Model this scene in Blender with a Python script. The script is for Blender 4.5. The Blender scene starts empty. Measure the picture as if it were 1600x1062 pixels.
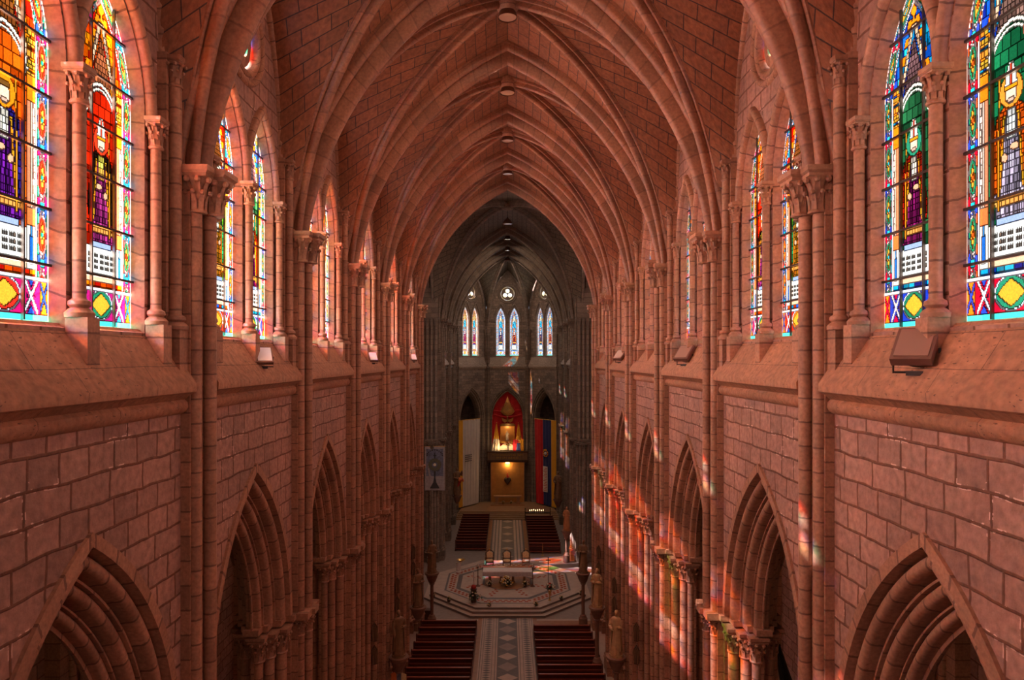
import bpy, math, random
import numpy as np
from math import sin, cos, pi, sqrt, acos, atan2, radians
from mathutils import Vector, Matrix
from mathutils.geometry import tessellate_polygon

# ------------------------------------------------------------------ camera, sky, sun, lights, exposure
P = 6.7            # bay length
Y0 = 0.15          # pier k stands at Y0 + k*P
EYE = 18.8         # camera height above the nave floor
scene = bpy.context.scene
C = scene.collection
cam_d = bpy.data.cameras.new('camera')
cam_d.sensor_width = 36
cam_d.lens = 36 * 1050 / 1600
cam_d.shift_x = 7 / 1600
cam_d.shift_y = 29 / 1600
cam_d.clip_end = 400
cam = bpy.data.objects.new('camera', cam_d)
C.objects.link(cam)
cam.location = (0, 0, EYE)
cam.rotation_euler = (pi / 2, 0, 0)
scene.camera = cam
scene.view_settings.view_transform = 'Standard'
scene.view_settings.look = 'None'
scene.view_settings.gamma = 1
scene.view_settings.use_curve_mapping = False
scene.view_settings.exposure = 0.0
scene.cycles.max_bounces = 6
scene.cycles.diffuse_bounces = 4
scene.cycles.transparent_max_bounces = 12
scene.cycles.sample_clamp_indirect = 6

world = bpy.data.worlds.new('sky')
scene.world = world
world.use_nodes = True
bg = world.node_tree.nodes['Background']
bg.inputs[0].default_value = (0.75, 0.85, 1.0, 1)
bg.inputs[1].default_value = 1.0

WARM = (1.0, 0.52, 0.36)
AMBER = (1.0, 0.60, 0.42)
NAVE_LAMP = 170.0
VAULT_FILL = 34.0
AISLE = 14.0
WEST_FILL = 330.0
GLASS_GLOW = 1.35


def light(name, kind, loc, energy, color=(1, 1, 1), aim=None, size=None, size_y=None, spot=None, radius=None, spread=None):
    d = bpy.data.lights.new(name, kind)
    d.energy = energy
    d.color = color
    if kind == 'AREA':
        d.shape = 'RECTANGLE' if size_y else 'DISK'
        d.size = size
        if size_y:
            d.size_y = size_y
        if spread:
            d.spread = spread
    if kind == 'SPOT':
        d.spot_size = spot
        d.spot_blend = 0.6
    if radius is not None and kind in ('POINT', 'SPOT'):
        d.shadow_soft_size = radius
    o = bpy.data.objects.new(name, d)
    C.objects.link(o)
    o.location = loc
    if aim is not None:
        v = Vector(aim) - Vector(loc)
        o.rotation_euler = v.to_track_quat('-Z', 'Y').to_euler()
    return o


sun = light('sun', 'SUN', (-40, 0, 60), 24.0, (1.0, 0.86, 0.9), aim=(-40 + 12.6, 3.4, 60 - 11.6))
sun.data.angle = radians(0.6)
# daylight standing just outside every clerestory window (bays 0..6), the apse and the transept ends
K_LEFT, K_RIGHT = 5800.0, 1150.0
for b in range(7):
    yc = Y0 + (b + 0.5) * P
    for s, e in ((-1, K_LEFT), (1, K_RIGHT)):
        light('window_daylight', 'AREA', (s * 7.3, yc, 23.4), e, (1, 0.97, 0.95), aim=(0, yc, 23.4), size=4.6, size_y=9.2)
for (x0, y0), (x1, y1) in (((6.3, 81.5), (2.65, 86.0)), ((2.65, 86.0), (-2.65, 86.0)), ((-2.65, 86.0), (-6.3, 81.5))):
    mx, my = (x0 + x1) / 2, (y0 + y1) / 2
    nx, ny = (0 - mx), (79.5 - my)
    l = sqrt(nx * nx + ny * ny)
    dx, dy = (y1 - y0), -(x1 - x0)
    l = sqrt(dx * dx + dy * dy)
    dx, dy = dx / l, dy / l
    if dy < 0:
        dx, dy = -dx, -dy
    light('apse_daylight', 'AREA', (mx + dx * 1.0, my + dy * 1.0, 23.6), 700, (1, 0.98, 0.95), aim=(mx, my, 23.6), size=3.4, size_y=9.4)
for s in (-1, 1):
    light('transept_daylight', 'AREA', (s * 17.5, 55.1, 17), 1500, (1.0, 0.88, 0.78), aim=(0, 55.1, 13), size=8, size_y=14)
# added warm fill from behind the camera; no window is modelled there
light('west_fill_light', 'AREA', (0, -7.4, 23.5), WEST_FILL, (1.0, 0.72, 0.62), aim=(0, 30, 16), size=9)

# ------------------------------------------------------------------ materials
MATS = {}


def nodes_of(name):
    m = bpy.data.materials.new(name)
    m.use_nodes = True
    nt = m.node_tree
    b = nt.nodes['Principled BSDF']
    MATS[name] = m
    return m, nt, b


def plain(name, col, rough=0.6, metal=0.0, noise=0.12, scale=6.0, bump=0.0, emit=None, estr=0.0, sheen=0.0):
    m, nt, b = nodes_of(name)
    N, L = nt.nodes, nt.links
    tc = N.new('ShaderNodeTexCoord')
    nz = N.new('ShaderNodeTexNoise')
    nz.inputs['Scale'].default_value = scale
    nz.inputs['Detail'].default_value = 4
    L.new(tc.outputs['Object'], nz.inputs['Vector'])
    mp = N.new('ShaderNodeMapRange')
    mp.inputs['To Min'].default_value = 1 - noise * 1.5
    mp.inputs['To Max'].default_value = 1 + noise * 1.5
    L.new(nz.outputs[0], mp.inputs['Value'])
    mx = N.new('ShaderNodeVectorMath')
    mx.operation = 'SCALE'
    mx.inputs[0].default_value = col
    L.new(mp.outputs[0], mx.inputs['Scale'])
    L.new(mx.outputs[0], b.inputs['Base Color'])
    b.inputs['Roughness'].default_value = rough
    b.inputs['Metallic'].default_value = metal
    if bump:
        bp = N.new('ShaderNodeBump')
        bp.inputs['Strength'].default_value = bump
        bp.inputs['Distance'].default_value = 0.02
        L.new(nz.outputs[0], bp.inputs['Height'])
        L.new(bp.outputs[0], b.inputs['Normal'])
    if emit:
        b.inputs['Emission Color'].default_value = (*emit, 1)
        b.inputs['Emission Strength'].default_value = estr
    return m


def math_node(nt, op, a=None, b=None, c=None):
    n = nt.nodes.new('ShaderNodeMath')
    n.operation = op
    for i, v in enumerate((a, b, c)):
        if v is None:
            continue
        if isinstance(v, (int, float)):
            n.inputs[i].default_value = v
        else:
            nt.links.new(v, n.inputs[i])
    return n.outputs[0]


def mix_col(nt, fac, a, b, mode='MIX'):
    n = nt.nodes.new('ShaderNodeMix')
    n.data_type = 'RGBA'
    n.blend_type = mode
    if isinstance(fac, (int, float)):
        n.inputs[0].default_value = fac
    else:
        nt.links.new(fac, n.inputs[0])
    for i, v in ((6, a), (7, b)):
        if isinstance(v, tuple):
            n.inputs[i].default_value = (*v[:3], 1)
        else:
            nt.links.new(v, n.inputs[i])
    return n.outputs[2]


def stone_joint(name, col, joint=0.48, dark=0.8, rough=0.62):
    """dressed stone whose drums or voussoirs follow U (metres along the member)"""
    m, nt, b = nodes_of(name)
    N, L = nt.nodes, nt.links
    uv = N.new('ShaderNodeUVMap')
    sp = N.new('ShaderNodeSeparateXYZ')
    L.new(uv.outputs[0], sp.inputs[0])
    tc = N.new('ShaderNodeTexCoord')
    nz = N.new('ShaderNodeTexNoise')
    nz.inputs['Scale'].default_value = 2.2
    nz.inputs['Detail'].default_value = 6
    L.new(tc.outputs['Object'], nz.inputs['Vector'])
    fine = N.new('ShaderNodeTexNoise')
    fine.inputs['Scale'].default_value = 14
    fine.inputs['Detail'].default_value = 5
    L.new(tc.outputs['Object'], fine.inputs['Vector'])
    u = math_node(nt, 'DIVIDE', sp.outputs[0], joint)
    wob = math_node(nt, 'MULTIPLY', fine.outputs[0], 0.06)
    u = math_node(nt, 'ADD', u, wob)
    fr = math_node(nt, 'FRACT', u)
    fl = math_node(nt, 'FLOOR', u)
    d = math_node(nt, 'MINIMUM', fr, math_node(nt, 'SUBTRACT', 1.0, fr))
    line = math_node(nt, 'LESS_THAN', d, 0.036)
    wn = N.new('ShaderNodeTexWhiteNoise')
    wn.noise_dimensions = '2D'
    oi = N.new('ShaderNodeObjectInfo')
    cb = N.new('ShaderNodeCombineXYZ')
    L.new(fl, cb.inputs[0])
    L.new(oi.outputs['Random'], cb.inputs[1])
    L.new(cb.outputs[0], wn.inputs['Vector'])
    val = math_node(nt, 'MULTIPLY_ADD', wn.outputs['Value'], 0.34, 0.70)
    val2 = math_node(nt, 'MULTIPLY_ADD', nz.outputs[0], 0.7, 0.65)
    val = math_node(nt, 'MULTIPLY', val, val2)
    val = math_node(nt, 'MULTIPLY', val, math_node(nt, 'MULTIPLY_ADD', fine.outputs[0], 1.1, 0.45))
    vm = N.new('ShaderNodeVectorMath')
    vm.operation = 'SCALE'
    vm.inputs[0].default_value = col
    L.new(val, vm.inputs['Scale'])
    c2 = mix_col(nt, math_node(nt, 'MULTIPLY', line, dark), vm.outputs[0], (col[0] * .28, col[1] * .26, col[2] * .26))
    L.new(c2, b.inputs['Base Color'])
    b.inputs['Roughness'].default_value = rough
    h = math_node(nt, 'ADD', math_node(nt, 'MULTIPLY', line, -0.7), fine.outputs[0])
    bp = N.new('ShaderNodeBump')
    bp.inputs['Strength'].default_value = 0.35
    bp.inputs['Distance'].default_value = 0.015
    L.new(h, bp.inputs['Height'])
    L.new(bp.outputs[0], b.inputs['Normal'])
    return m


def stone_block(name, col, bw=0.8, bh=0.46, mortar=0.018, mcol=None, wob=0.05, pale=0.0, var=0.3, soft=0.1, pits=0.0):
    """coursed blocks on UV in metres (U along the wall, V up)"""
    m, nt, b = nodes_of(name)
    N, L = nt.nodes, nt.links
    uv = N.new('ShaderNodeUVMap')
    tc = N.new('ShaderNodeTexCoord')
    nz = N.new('ShaderNodeTexNoise')
    nz.inputs['Scale'].default_value = 1.3
    nz.inputs['Detail'].default_value = 3
    L.new(uv.outputs[0], nz.inputs['Vector'])
    off = N.new('ShaderNodeVectorMath')
    off.operation = 'SUBTRACT'
    off.inputs[1].default_value = (0.5, 0.5, 0.5)
    L.new(nz.outputs['Color'], off.inputs[0])
    sc = N.new('ShaderNodeVectorMath')
    sc.operation = 'SCALE'
    sc.inputs['Scale'].default_value = wob
    L.new(off.outputs[0], sc.inputs[0])
    ad = N.new('ShaderNodeVectorMath')
    ad.operation = 'ADD'
    L.new(uv.outputs[0], ad.inputs[0])
    L.new(sc.outputs[0], ad.inputs[1])
    br = N.new('ShaderNodeTexBrick')
    br.inputs['Scale'].default_value = 1
    br.inputs['Brick Width'].default_value = bw
    br.inputs['Row Height'].default_value = bh
    br.inputs['Mortar Size'].default_value = mortar
    br.inputs['Mortar Smooth'].default_value = soft
    br.inputs['Bias'].default_value = 0
    br.squash = 1.45 if pale else 1.0
    br.squash_frequency = 3
    br.offset = 0.43
    br.inputs['Color1'].default_value = (col[0] * (1 - var), col[1] * (1 - var), col[2] * (1 - var), 1)
    br.inputs['Color2'].default_value = (min(1, col[0] * (1 + var)), col[1] * (1 + var * .9), col[2] * (1 + var * .8), 1)
    mc = mcol or (col[0] * .35, col[1] * .33, col[2] * .33)
    br.inputs['Mortar'].default_value = (*mc, 1)
    L.new(ad.outputs[0], br.inputs['Vector'])
    fine = N.new('ShaderNodeTexNoise')
    fine.inputs['Scale'].default_value = 7
    fine.inputs['Detail'].default_value = 7
    L.new(uv.outputs[0], fine.inputs['Vector'])
    big = N.new('ShaderNodeTexNoise')
    big.inputs['Scale'].default_value = 0.35
    big.inputs['Detail'].default_value = 3
    L.new(uv.outputs[0], big.inputs['Vector'])
    v = math_node(nt, 'MULTIPLY', math_node(nt, 'MULTIPLY_ADD', fine.outputs[0], 1.4, 0.3), math_node(nt, 'MULTIPLY_ADD', big.outputs[0], 0.9, 0.55))
    vm = N.new('ShaderNodeVectorMath')
    vm.operation = 'SCALE'
    L.new(br.outputs['Color'], vm.inputs[0])
    L.new(v, vm.inputs['Scale'])
    c = vm.outputs[0]
    if pale:   # flecks of pale lime along the joints
        n3 = N.new('ShaderNodeTexNoise')
        n3.inputs['Scale'].default_value = 0.8
        n3.inputs['Detail'].default_value = 5
        L.new(uv.outputs[0], n3.inputs['Vector'])
        br2 = N.new('ShaderNodeTexBrick')
        for k in ('Scale', 'Brick Width', 'Row Height'):
            br2.inputs[k].default_value = br.inputs[k].default_value
        br2.inputs['Mortar Size'].default_value = mortar * 1.45
        br2.inputs['Mortar Smooth'].default_value = 0.3
        br2.squash, br2.squash_frequency, br2.offset = br.squash, br.squash_frequency, br.offset
        L.new(ad.outputs[0], br2.inputs['Vector'])
        a = math_node(nt, 'GREATER_THAN', n3.outputs[0], 0.60)
        f2 = math_node(nt, 'GREATER_THAN', fine.outputs[0], 0.52)
        ed = math_node(nt, 'SUBTRACT', br2.outputs['Fac'], br.outputs['Fac'])
        ed = math_node(nt, 'GREATER_THAN', ed, 0.25)
        f = math_node(nt, 'MULTIPLY', math_node(nt, 'MULTIPLY', a, f2), math_node(nt, 'MULTIPLY', ed, pale))
        c = mix_col(nt, f, c, (min(1, col[0] * 2.3), min(1, col[1] * 2.9), min(1, col[2] * 3.2)))
    if pits:   # small weathered holes and streaks
        mpn = N.new('ShaderNodeMapping')
        mpn.inputs['Scale'].default_value = (9, 22, 1)
        L.new(uv.outputs[0], mpn.inputs[0])
        n4 = N.new('ShaderNodeTexNoise')
        n4.inputs['Scale'].default_value = 1.0
        n4.inputs['Detail'].default_value = 3
        L.new(mpn.outputs[0], n4.inputs['Vector'])
        where = math_node(nt, 'GREATER_THAN', big.outputs[0], 0.47)
        hole = math_node(nt, 'GREATER_THAN', n4.outputs[0], 0.66)
        c = mix_col(nt, math_node(nt, 'MULTIPLY', math_node(nt, 'MULTIPLY', where, hole), pits), c, (col[0] * .22, col[1] * .2, col[2] * .2))
    L.new(c, b.inputs['Base Color'])
    b.inputs['Roughness'].default_value = 0.68
    h = math_node(nt, 'MULTIPLY_ADD', br.outputs['Fac'], -0.8, fine.outputs[0])
    bp = N.new('ShaderNodeBump')
    bp.inputs['Strength'].default_value = 0.8
    bp.inputs['Distance'].default_value = 0.03
    L.new(h, bp.inputs['Height'])
    L.new(bp.outputs[0], b.inputs['Normal'])
    return m


RED_CAST = (0.39, 0.188, 0.112)  # red cast of light through the glass, put into the nave stone colours
GREY = (0.25, 0.18, 0.135)
stone_joint('nave_shaft_stone', RED_CAST)
stone_joint('choir_shaft_stone', GREY)
stone_joint('nave_rib_stone', (0.30, 0.125, 0.068), joint=0.6, dark=0.4, rough=0.5)
stone_joint('choir_rib_stone', (0.22, 0.155, 0.11), joint=0.6, dark=0.4, rough=0.5)
stone_block('nave_wall_stone', (0.325, 0.172, 0.130), bw=0.66, bh=0.46, mortar=0.03, mcol=(0.15, 0.058, 0.03), wob=0.11, pale=0.9, var=0.2, soft=0.55)
stone_block('choir_wall_stone', (0.24, 0.17, 0.13), bw=0.6, bh=0.34, mortar=0.012)
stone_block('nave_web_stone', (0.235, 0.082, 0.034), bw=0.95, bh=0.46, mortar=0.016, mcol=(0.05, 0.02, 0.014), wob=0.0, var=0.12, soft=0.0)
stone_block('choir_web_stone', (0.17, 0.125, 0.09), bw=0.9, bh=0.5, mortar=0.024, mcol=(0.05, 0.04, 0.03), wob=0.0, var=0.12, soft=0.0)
stone_block('nave_ledge_stone', (0.36, 0.165, 0.09), bw=1.9, bh=0.62, mortar=0.006, var=0.12, wob=0.05, pits=0.8)
stone_block('choir_ledge_stone', (0.36, 0.27, 0.21), bw=2.3, bh=0.9, mortar=0.008, var=0.1, wob=0.02)
SWAP = {'nave_rib_stone': 'choir_rib_stone', 'nave_shaft_stone': 'choir_shaft_stone', 'nave_wall_stone': 'choir_wall_stone', 'nave_web_stone': 'choir_web_stone', 'nave_ledge_stone': 'choir_ledge_stone'}
plain('floor_marble', (0.30, 0.19, 0.145), rough=0.28, noise=0.25, scale=1.5)
plain('pale_marble', (0.46, 0.34, 0.28), rough=0.5, noise=0.18, scale=2)
plain('grey_marble', (0.12, 0.10, 0.10), rough=0.5, noise=0.25, scale=3)
plain('mid_marble', (0.27, 0.205, 0.18), rough=0.5, noise=0.2, scale=3)
plain('red_marble', (0.42, 0.085, 0.04), rough=0.25, noise=0.25, scale=3)
plain('brown_border', (0.30, 0.13, 0.06), rough=0.35, noise=0.25, scale=3)
plain('pew_wood', (0.085, 0.018, 0.012), rough=0.3, noise=0.3, scale=3)
plain('pew_wood_lit', (0.26, 0.055, 0.028), rough=0.28, noise=0.3, scale=3)  # lighter copy of the pew wood: light on upward faces put into the colour
plain('dark_wood', (0.10, 0.045, 0.022), rough=0.4, noise=0.3, scale=5)
plain('gilt', (0.85, 0.5, 0.14), rough=0.3, metal=0.9, noise=0.15)
plain('iron', (0.03, 0.022, 0.02), rough=0.5, metal=0.4)
plain('brass', (0.62, 0.38, 0.12), rough=0.35, metal=0.9)
plain('statue_wood', (0.46, 0.27, 0.13), rough=0.5, noise=0.35, scale=5, bump=0.3)
plain('statue_dark', (0.22, 0.12, 0.06), rough=0.5, noise=0.35, scale=5, bump=0.3)
plain('statue_orange_lit', (0.50, 0.20, 0.08), rough=0.5, noise=0.3, scale=5, bump=0.3)  # orange light falling on one statue, put into its colour
plain('bracket_stone', (0.20, 0.095, 0.06), rough=0.6, noise=0.25)
plain('white_cloth', (0.78, 0.70, 0.68), rough=0.8, noise=0.08)
plain('lace_cloth', (0.62, 0.54, 0.55), rough=0.85, noise=0.35, scale=30)
plain('red_cloth', (0.62, 0.012, 0.012), rough=0.7, noise=0.25, scale=2)
plain('drape_red', (0.55, 0.012, 0.02), rough=0.75, noise=0.15, scale=2)
plain('drape_blue', (0.03, 0.04, 0.16), rough=0.75, noise=0.15, scale=2)
plain('drape_yellow', (0.85, 0.42, 0.03), rough=0.75, noise=0.1, scale=2)
plain('drape_white', (0.68, 0.60, 0.56), rough=0.75, noise=0.1, scale=2)
plain('banner_blue', (0.17, 0.18, 0.26), rough=0.8, noise=0.55, scale=5)
plain('banner_pale', (0.42, 0.36, 0.36), rough=0.8, noise=0.3, scale=5)
plain('print_dark', (0.05, 0.045, 0.05), rough=0.8)
plain('print_green', (0.13, 0.12, 0.08), rough=0.8, noise=0.4, scale=20)
plain('lamp_metal', (0.20, 0.095, 0.06), rough=0.4, metal=0.5)
plain('lamp_glass', (0.42, 0.25, 0.18), rough=0.15, noise=0.05)
plain('flood_metal', (0.16, 0.075, 0.055), rough=0.5)
plain('flood_glass_dull', (0.30, 0.17, 0.13), rough=0.3, noise=0.02)
plain('flood_glass_daylit', (0.85, 0.85, 0.9), rough=0.12, noise=0.02)  # white of daylight on the left floodlight faces, put into the glass colour
plain('chair_fabric', (0.88, 0.62, 0.34), rough=0.8, noise=0.3, scale=12)
plain('leaf_green', (0.035, 0.06, 0.02), rough=0.6, noise=0.3)
plain('petal_white', (0.75, 0.62, 0.45), rough=0.7)
plain('petal_red', (0.45, 0.03, 0.02), rough=0.7)
plain('petal_yellow', (0.75, 0.42, 0.06), rough=0.7)
plain('petal_orange', (0.75, 0.2, 0.05), rough=0.7)
plain('golden_panel', (0.60, 0.28, 0.07), rough=0.4, metal=0.25, noise=0.2, scale=2)
plain('panel_frame', (0.42, 0.22, 0.11), rough=0.5, noise=0.2, scale=2)
plain('dais_stone', (0.34, 0.20, 0.11), rough=0.35, noise=0.2, scale=2)
plain('glow', (1, 0.8, 0.45), emit=(1, 0.62, 0.25), estr=9)
plain('candle_flame', (1, 0.8, 0.5), emit=(1, 0.72, 0.35), estr=7)
plain('candle_wax', (0.8, 0.75, 0.65), rough=0.5)
plain('plaque_bronze', (0.08, 0.045, 0.03), rough=0.55, metal=0.2)
plain('monstrance_wax', (0.9, 0.75, 0.5), rough=0.4)
plain('lit_altar_back', (0.85, 0.72, 0.5), rough=0.6, noise=0.1)
plain('flag_pink', (0.8, 0.58, 0.5), rough=0.8, noise=0.1)
plain('flag_black', (0.03, 0.025, 0.02), rough=0.8)
plain('face_paint', (0.62, 0.38, 0.26), rough=0.6)


def glass_material():
    m = bpy.data.materials.new('stained_glass')
    m.use_nodes = True
    nt = m.node_tree
    N, L = nt.nodes, nt.links
    for n in list(N):
        N.remove(n)
    out = N.new('ShaderNodeOutputMaterial')
    at = N.new('ShaderNodeVertexColor')
    at.layer_name = 'glass'
    tr = N.new('ShaderNodeBsdfTransparent')
    gl = N.new('ShaderNodeBsdfGlossy')
    gl.inputs['Roughness'].default_value = 0.15
    gl.inputs['Color'].default_value = (0.3, 0.3, 0.3, 1)
    mx = N.new('ShaderNodeMixShader')
    mx.inputs[0].default_value = 0.04
    L.new(at.outputs['Color'], tr.inputs['Color'])
    L.new(tr.outputs[0], mx.inputs[1])
    L.new(gl.outputs[0], mx.inputs[2])
    em = N.new('ShaderNodeEmission')
    em.inputs['Strength'].default_value = GLASS_GLOW
    L.new(at.outputs['Color'], em.inputs['Color'])
    ad = N.new('ShaderNodeAddShader')
    L.new(mx.outputs[0], ad.inputs[0])
    L.new(em.outputs[0], ad.inputs[1])
    L.new(ad.outputs[0], out.inputs['Surface'])
    m.cycles.emission_sampling = 'NONE'
    MATS['stained_glass'] = m


glass_material()


# ------------------------------------------------------------------ mesh building
class MB:
    def __init__(self):
        self.v, self.f, self.uv, self.sm, self.mi, self.mats = [], [], [], [], [], []

    def m(self, name):
        if name not in self.mats:
            self.mats.append(name)
        return self.mats.index(name)

    def face(self, idx, uvs, mat, smooth=False):
        self.f.append(idx)
        self.uv.append(uvs)
        self.sm.append(smooth)
        self.mi.append(self.m(mat))

    def poly(self, pts, mat, uvs=None, smooth=False):
        b = len(self.v)
        self.v.extend([tuple(p) for p in pts])
        if uvs is None:
            uvs = [(p[0], p[1]) for p in pts]
        self.face(list(range(b, b + len(pts))), uvs, mat, smooth)

    def grid(self, rows, mat, uv=None, smooth=True, close=False):
        """rows: list of lists of points"""
        b = len(self.v)
        n, k = len(rows), len(rows[0])
        for r in rows:
            self.v.extend([tuple(p) for p in r])
        if uv is None:
            U = [[0] * k for _ in range(n)]
            for j in range(k):
                acc = 0
                for i in range(1, n):
                    acc += (Vector(rows[i][j]) - Vector(rows[i - 1][j])).length
                    U[i][j] = acc
            V = [0] * (k + 1)
            for j in range(1, k + 1):
                V[j] = V[j - 1] + (Vector(rows[0][j % k]) - Vector(rows[0][j - 1])).length
            uv = [[(U[i][j % k], V[j]) for j in range(k + 1)] for i in range(n)]
        kk = k if close else k - 1
        for i in range(n - 1):
            for j in range(kk):
                j2 = (j + 1) % k
                ju = j + 1 if len(uv[0]) > k or not close else j2
                self.face([b + i * k + j, b + (i + 1) * k + j, b + (i + 1) * k + j2, b + i * k + j2],
                          [uv[i][j], uv[i + 1][j], uv[i + 1][ju], uv[i][ju]], mat, smooth)

    def box(self, x0, x1, y0, y1, z0, z1, mat, along=False, M=None):
        ps = [Vector((x, y, z)) for z in (z0, z1) for y in (y0, y1) for x in (x0, x1)]
        qs = [M @ p for p in ps] if M else ps
        for q in ((0, 2, 3, 1), (4, 5, 7, 6), (0, 1, 5, 4), (2, 6, 7, 3), (0, 4, 6, 2), (1, 3, 7, 5)):
            dirs = [max(ps[i][a] for i in q) - min(ps[i][a] for i in q) for a in range(3)]
            k = dirs.index(min(dirs))
            uvs = []
            for i in q:
                p = ps[i]
                t = (p[1], p[2]) if k == 0 else (p[0], p[2]) if k == 1 else (p[0], p[1])
                uvs.append((t[1], t[0]) if along else t)
            self.poly([qs[i] for i in q], mat, uvs)

    def prism(self, outline, z0, z1, mat, along=True, caps=True, top_mat=None):
        """outline: list of (x, y) counter-clockwise"""
        n = len(outline)
        acc = 0
        for i in range(n):
            a, c = outline[i], outline[(i + 1) % n]
            l = sqrt((a[0] - c[0]) ** 2 + (a[1] - c[1]) ** 2)
            if along:
                uv = [(z0, acc), (z0, acc + l), (z1, acc + l), (z1, acc)]
            else:
                uv = [(acc, z0), (acc + l, z0), (acc + l, z1), (acc, z1)]
            self.poly([(a[0], a[1], z0), (c[0], c[1], z0), (c[0], c[1], z1), (a[0], a[1], z1)], mat, uv)
            acc += l
        if caps:
            for z in (z0, z1):
                tris = tessellate_polygon([[Vector((p[0], p[1], 0)) for p in outline]])
                b = len(self.v)
                self.v.extend([(p[0], p[1], z) for p in outline])
                for t in tris:
                    self.face([b + i for i in t], [outline[i] for i in t], top_mat or mat)

    def lathe(self, prof, c=(0, 0, 0), n=12, mat='iron', smooth=True, cap=True, sx=1, sy=1, M=None):
        rows = []
        for r, z in prof:
            row = [Vector((r * cos(2 * pi * j / n) * sx, r * sin(2 * pi * j / n) * sy, z)) for j in range(n)]
            if M:
                row = [M @ p for p in row]
            rows.append([Vector(c) + p for p in row])
        self.grid(rows, mat, smooth=smooth, close=True)
        if cap:
            for row in (rows[0], rows[-1]):
                self.poly(row, mat)

    def tube(self, pts, rad, mat, n=8, smooth=True, cap=True):
        pts = [Vector(p) for p in pts]
        rows = []
        for i, p in enumerate(pts):
            t = (pts[min(i + 1, len(pts) - 1)] - pts[max(i - 1, 0)]).normalized()
            up = Vector((0, 0, 1)) if abs(t.z) < 0.95 else Vector((1, 0, 0))
            a = t.cross(up).normalized()
            b = a.cross(t)
            r = rad[i] if isinstance(rad, (list, tuple)) else rad
            rows.append([p + a * r * cos(2 * pi * j / n) + b * r * sin(2 * pi * j / n) for j in range(n)])
        self.grid(rows, mat, smooth=smooth, close=True)
        if cap:
            self.poly(rows[0], mat)
            self.poly(rows[-1], mat)

    def ball(self, c, r, mat, n=10, m=7, sx=1, sy=1, sz=1):
        self.lathe([(r * sin(pi * i / m) + 1e-4, -r * cos(pi * i / m) * sz) for i in range(m + 1)], c, n, mat, cap=False, sx=sx, sy=sy)

    def sheet(self, outer, holes, to3d, mat):
        """flat wall with holes: outlines in (u, h); to3d maps (u, h) to a point"""
        loops = [outer] + holes
        tris = tessellate_polygon([[Vector((p[0], p[1], 0)) for p in l] for l in loops])
        flat = [p for l in loops for p in l]
        b = len(self.v)
        self.v.extend([tuple(to3d(*p)) for p in flat])
        for t in tris:
            self.face([b + i for i in t], [flat[i] for i in t], mat)

    def reveal(self, loop, to3d, d0, d1, mat, shrink=None, open_ends=None):
        """the thickness of a hole: loop at depth d0 joined to loop2 at depth d1"""
        l2 = shrink or loop
        rows = [[to3d(u, h, d0) for u, h in loop], [to3d(u, h, d1) for u, h in l2]]
        acc = [0]
        for i in range(1, len(loop) + 1):
            a, c = loop[i - 1], loop[i % len(loop)]
            acc.append(acc[-1] + sqrt((a[0] - c[0]) ** 2 + (a[1] - c[1]) ** 2))
        uv = [[(x, 0) for x in acc], [(x, d1 - d0) for x in acc]]
        self.grid(rows, mat, uv=uv, smooth=False, close=True)

    def mesh(self, name):
        me = bpy.data.meshes.new(name)
        me.from_pydata(self.v, [], self.f)
        for n in self.mats:
            me.materials.append(MATS[n])
        me.polygons.foreach_set('material_index', self.mi)
        me.polygons.foreach_set('use_smooth', self.sm)
        ul = me.uv_layers.new(name='UVMap')
        flat = np.array([c for f in self.uv for p in f for c in (p[0], p[1])], dtype=np.float32)
        ul.data.foreach_set('uv', flat)
        me.validate()
        me.update()
        me.set_sharp_from_angle(angle=radians(38))
        return me


CACHE = {}


def mirrored(me):
    k = ('mir', me.name)
    if k not in CACHE:
        m = me.copy()
        m.transform(Matrix.Scale(-1, 4, (1, 0, 0)))
        m.flip_normals()
        CACHE[k] = m
    return CACHE[k]


def choir(me):
    k = ('cho', me.name)
    if k not in CACHE:
        m = me.copy()
        for i, mt in enumerate(m.materials):
            if mt.name in SWAP:
                m.materials[i] = MATS[SWAP[mt.name]]
        CACHE[k] = m
    return CACHE[k]


def variant(me, s=1, grey=False):
    if grey:
        me = choir(me)
    if s < 0:
        me = mirrored(me)
    return me


def link(name, me, parent=None, loc=(0, 0, 0), rotz=0.0):
    o = bpy.data.objects.new(name, me)
    C.objects.link(o)
    o.parent = parent
    o.location = loc
    o.rotation_euler = (0, 0, rotz)
    return o


def struct(name, me, loc=(0, 0, 0), parent=None, rotz=0.0):
    o = link(name, me, parent, loc, rotz)
    if parent is None:
        o['kind'] = 'structure'
    return o


def tag(o, label, cat, group=None):
    o['label'] = label
    o['category'] = cat
    if group:
        o['group'] = group
    return o


def thing(name, label, cat, loc=(0, 0, 0), rotz=0.0, group=None):
    return tag(link(name, None, None, loc, rotz), label, cat, group)


def part(name, mb_or_mesh, parent, loc=(0, 0, 0), rotz=0.0, label=None):
    me = mb_or_mesh.mesh(name) if isinstance(mb_or_mesh, MB) else mb_or_mesh
    o = link(name, me, parent, loc, rotz)
    if label:
        o['label'] = label
    return o


def kids(o):
    return [c for c in bpy.data.objects if c.parent == o]


def copy_tree(o, parent=None):
    c = o.copy()
    C.objects.link(c)
    c.parent = parent
    for ch in kids(o):
        copy_tree(ch, c)
    return c


NTRIM = [0]


def trim(me, loc=(0, 0, 0), rotz=0.0, parent=None):
    NTRIM[0] += 1
    return struct('trim_%d' % NTRIM[0], me, loc, parent, rotz)


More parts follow.
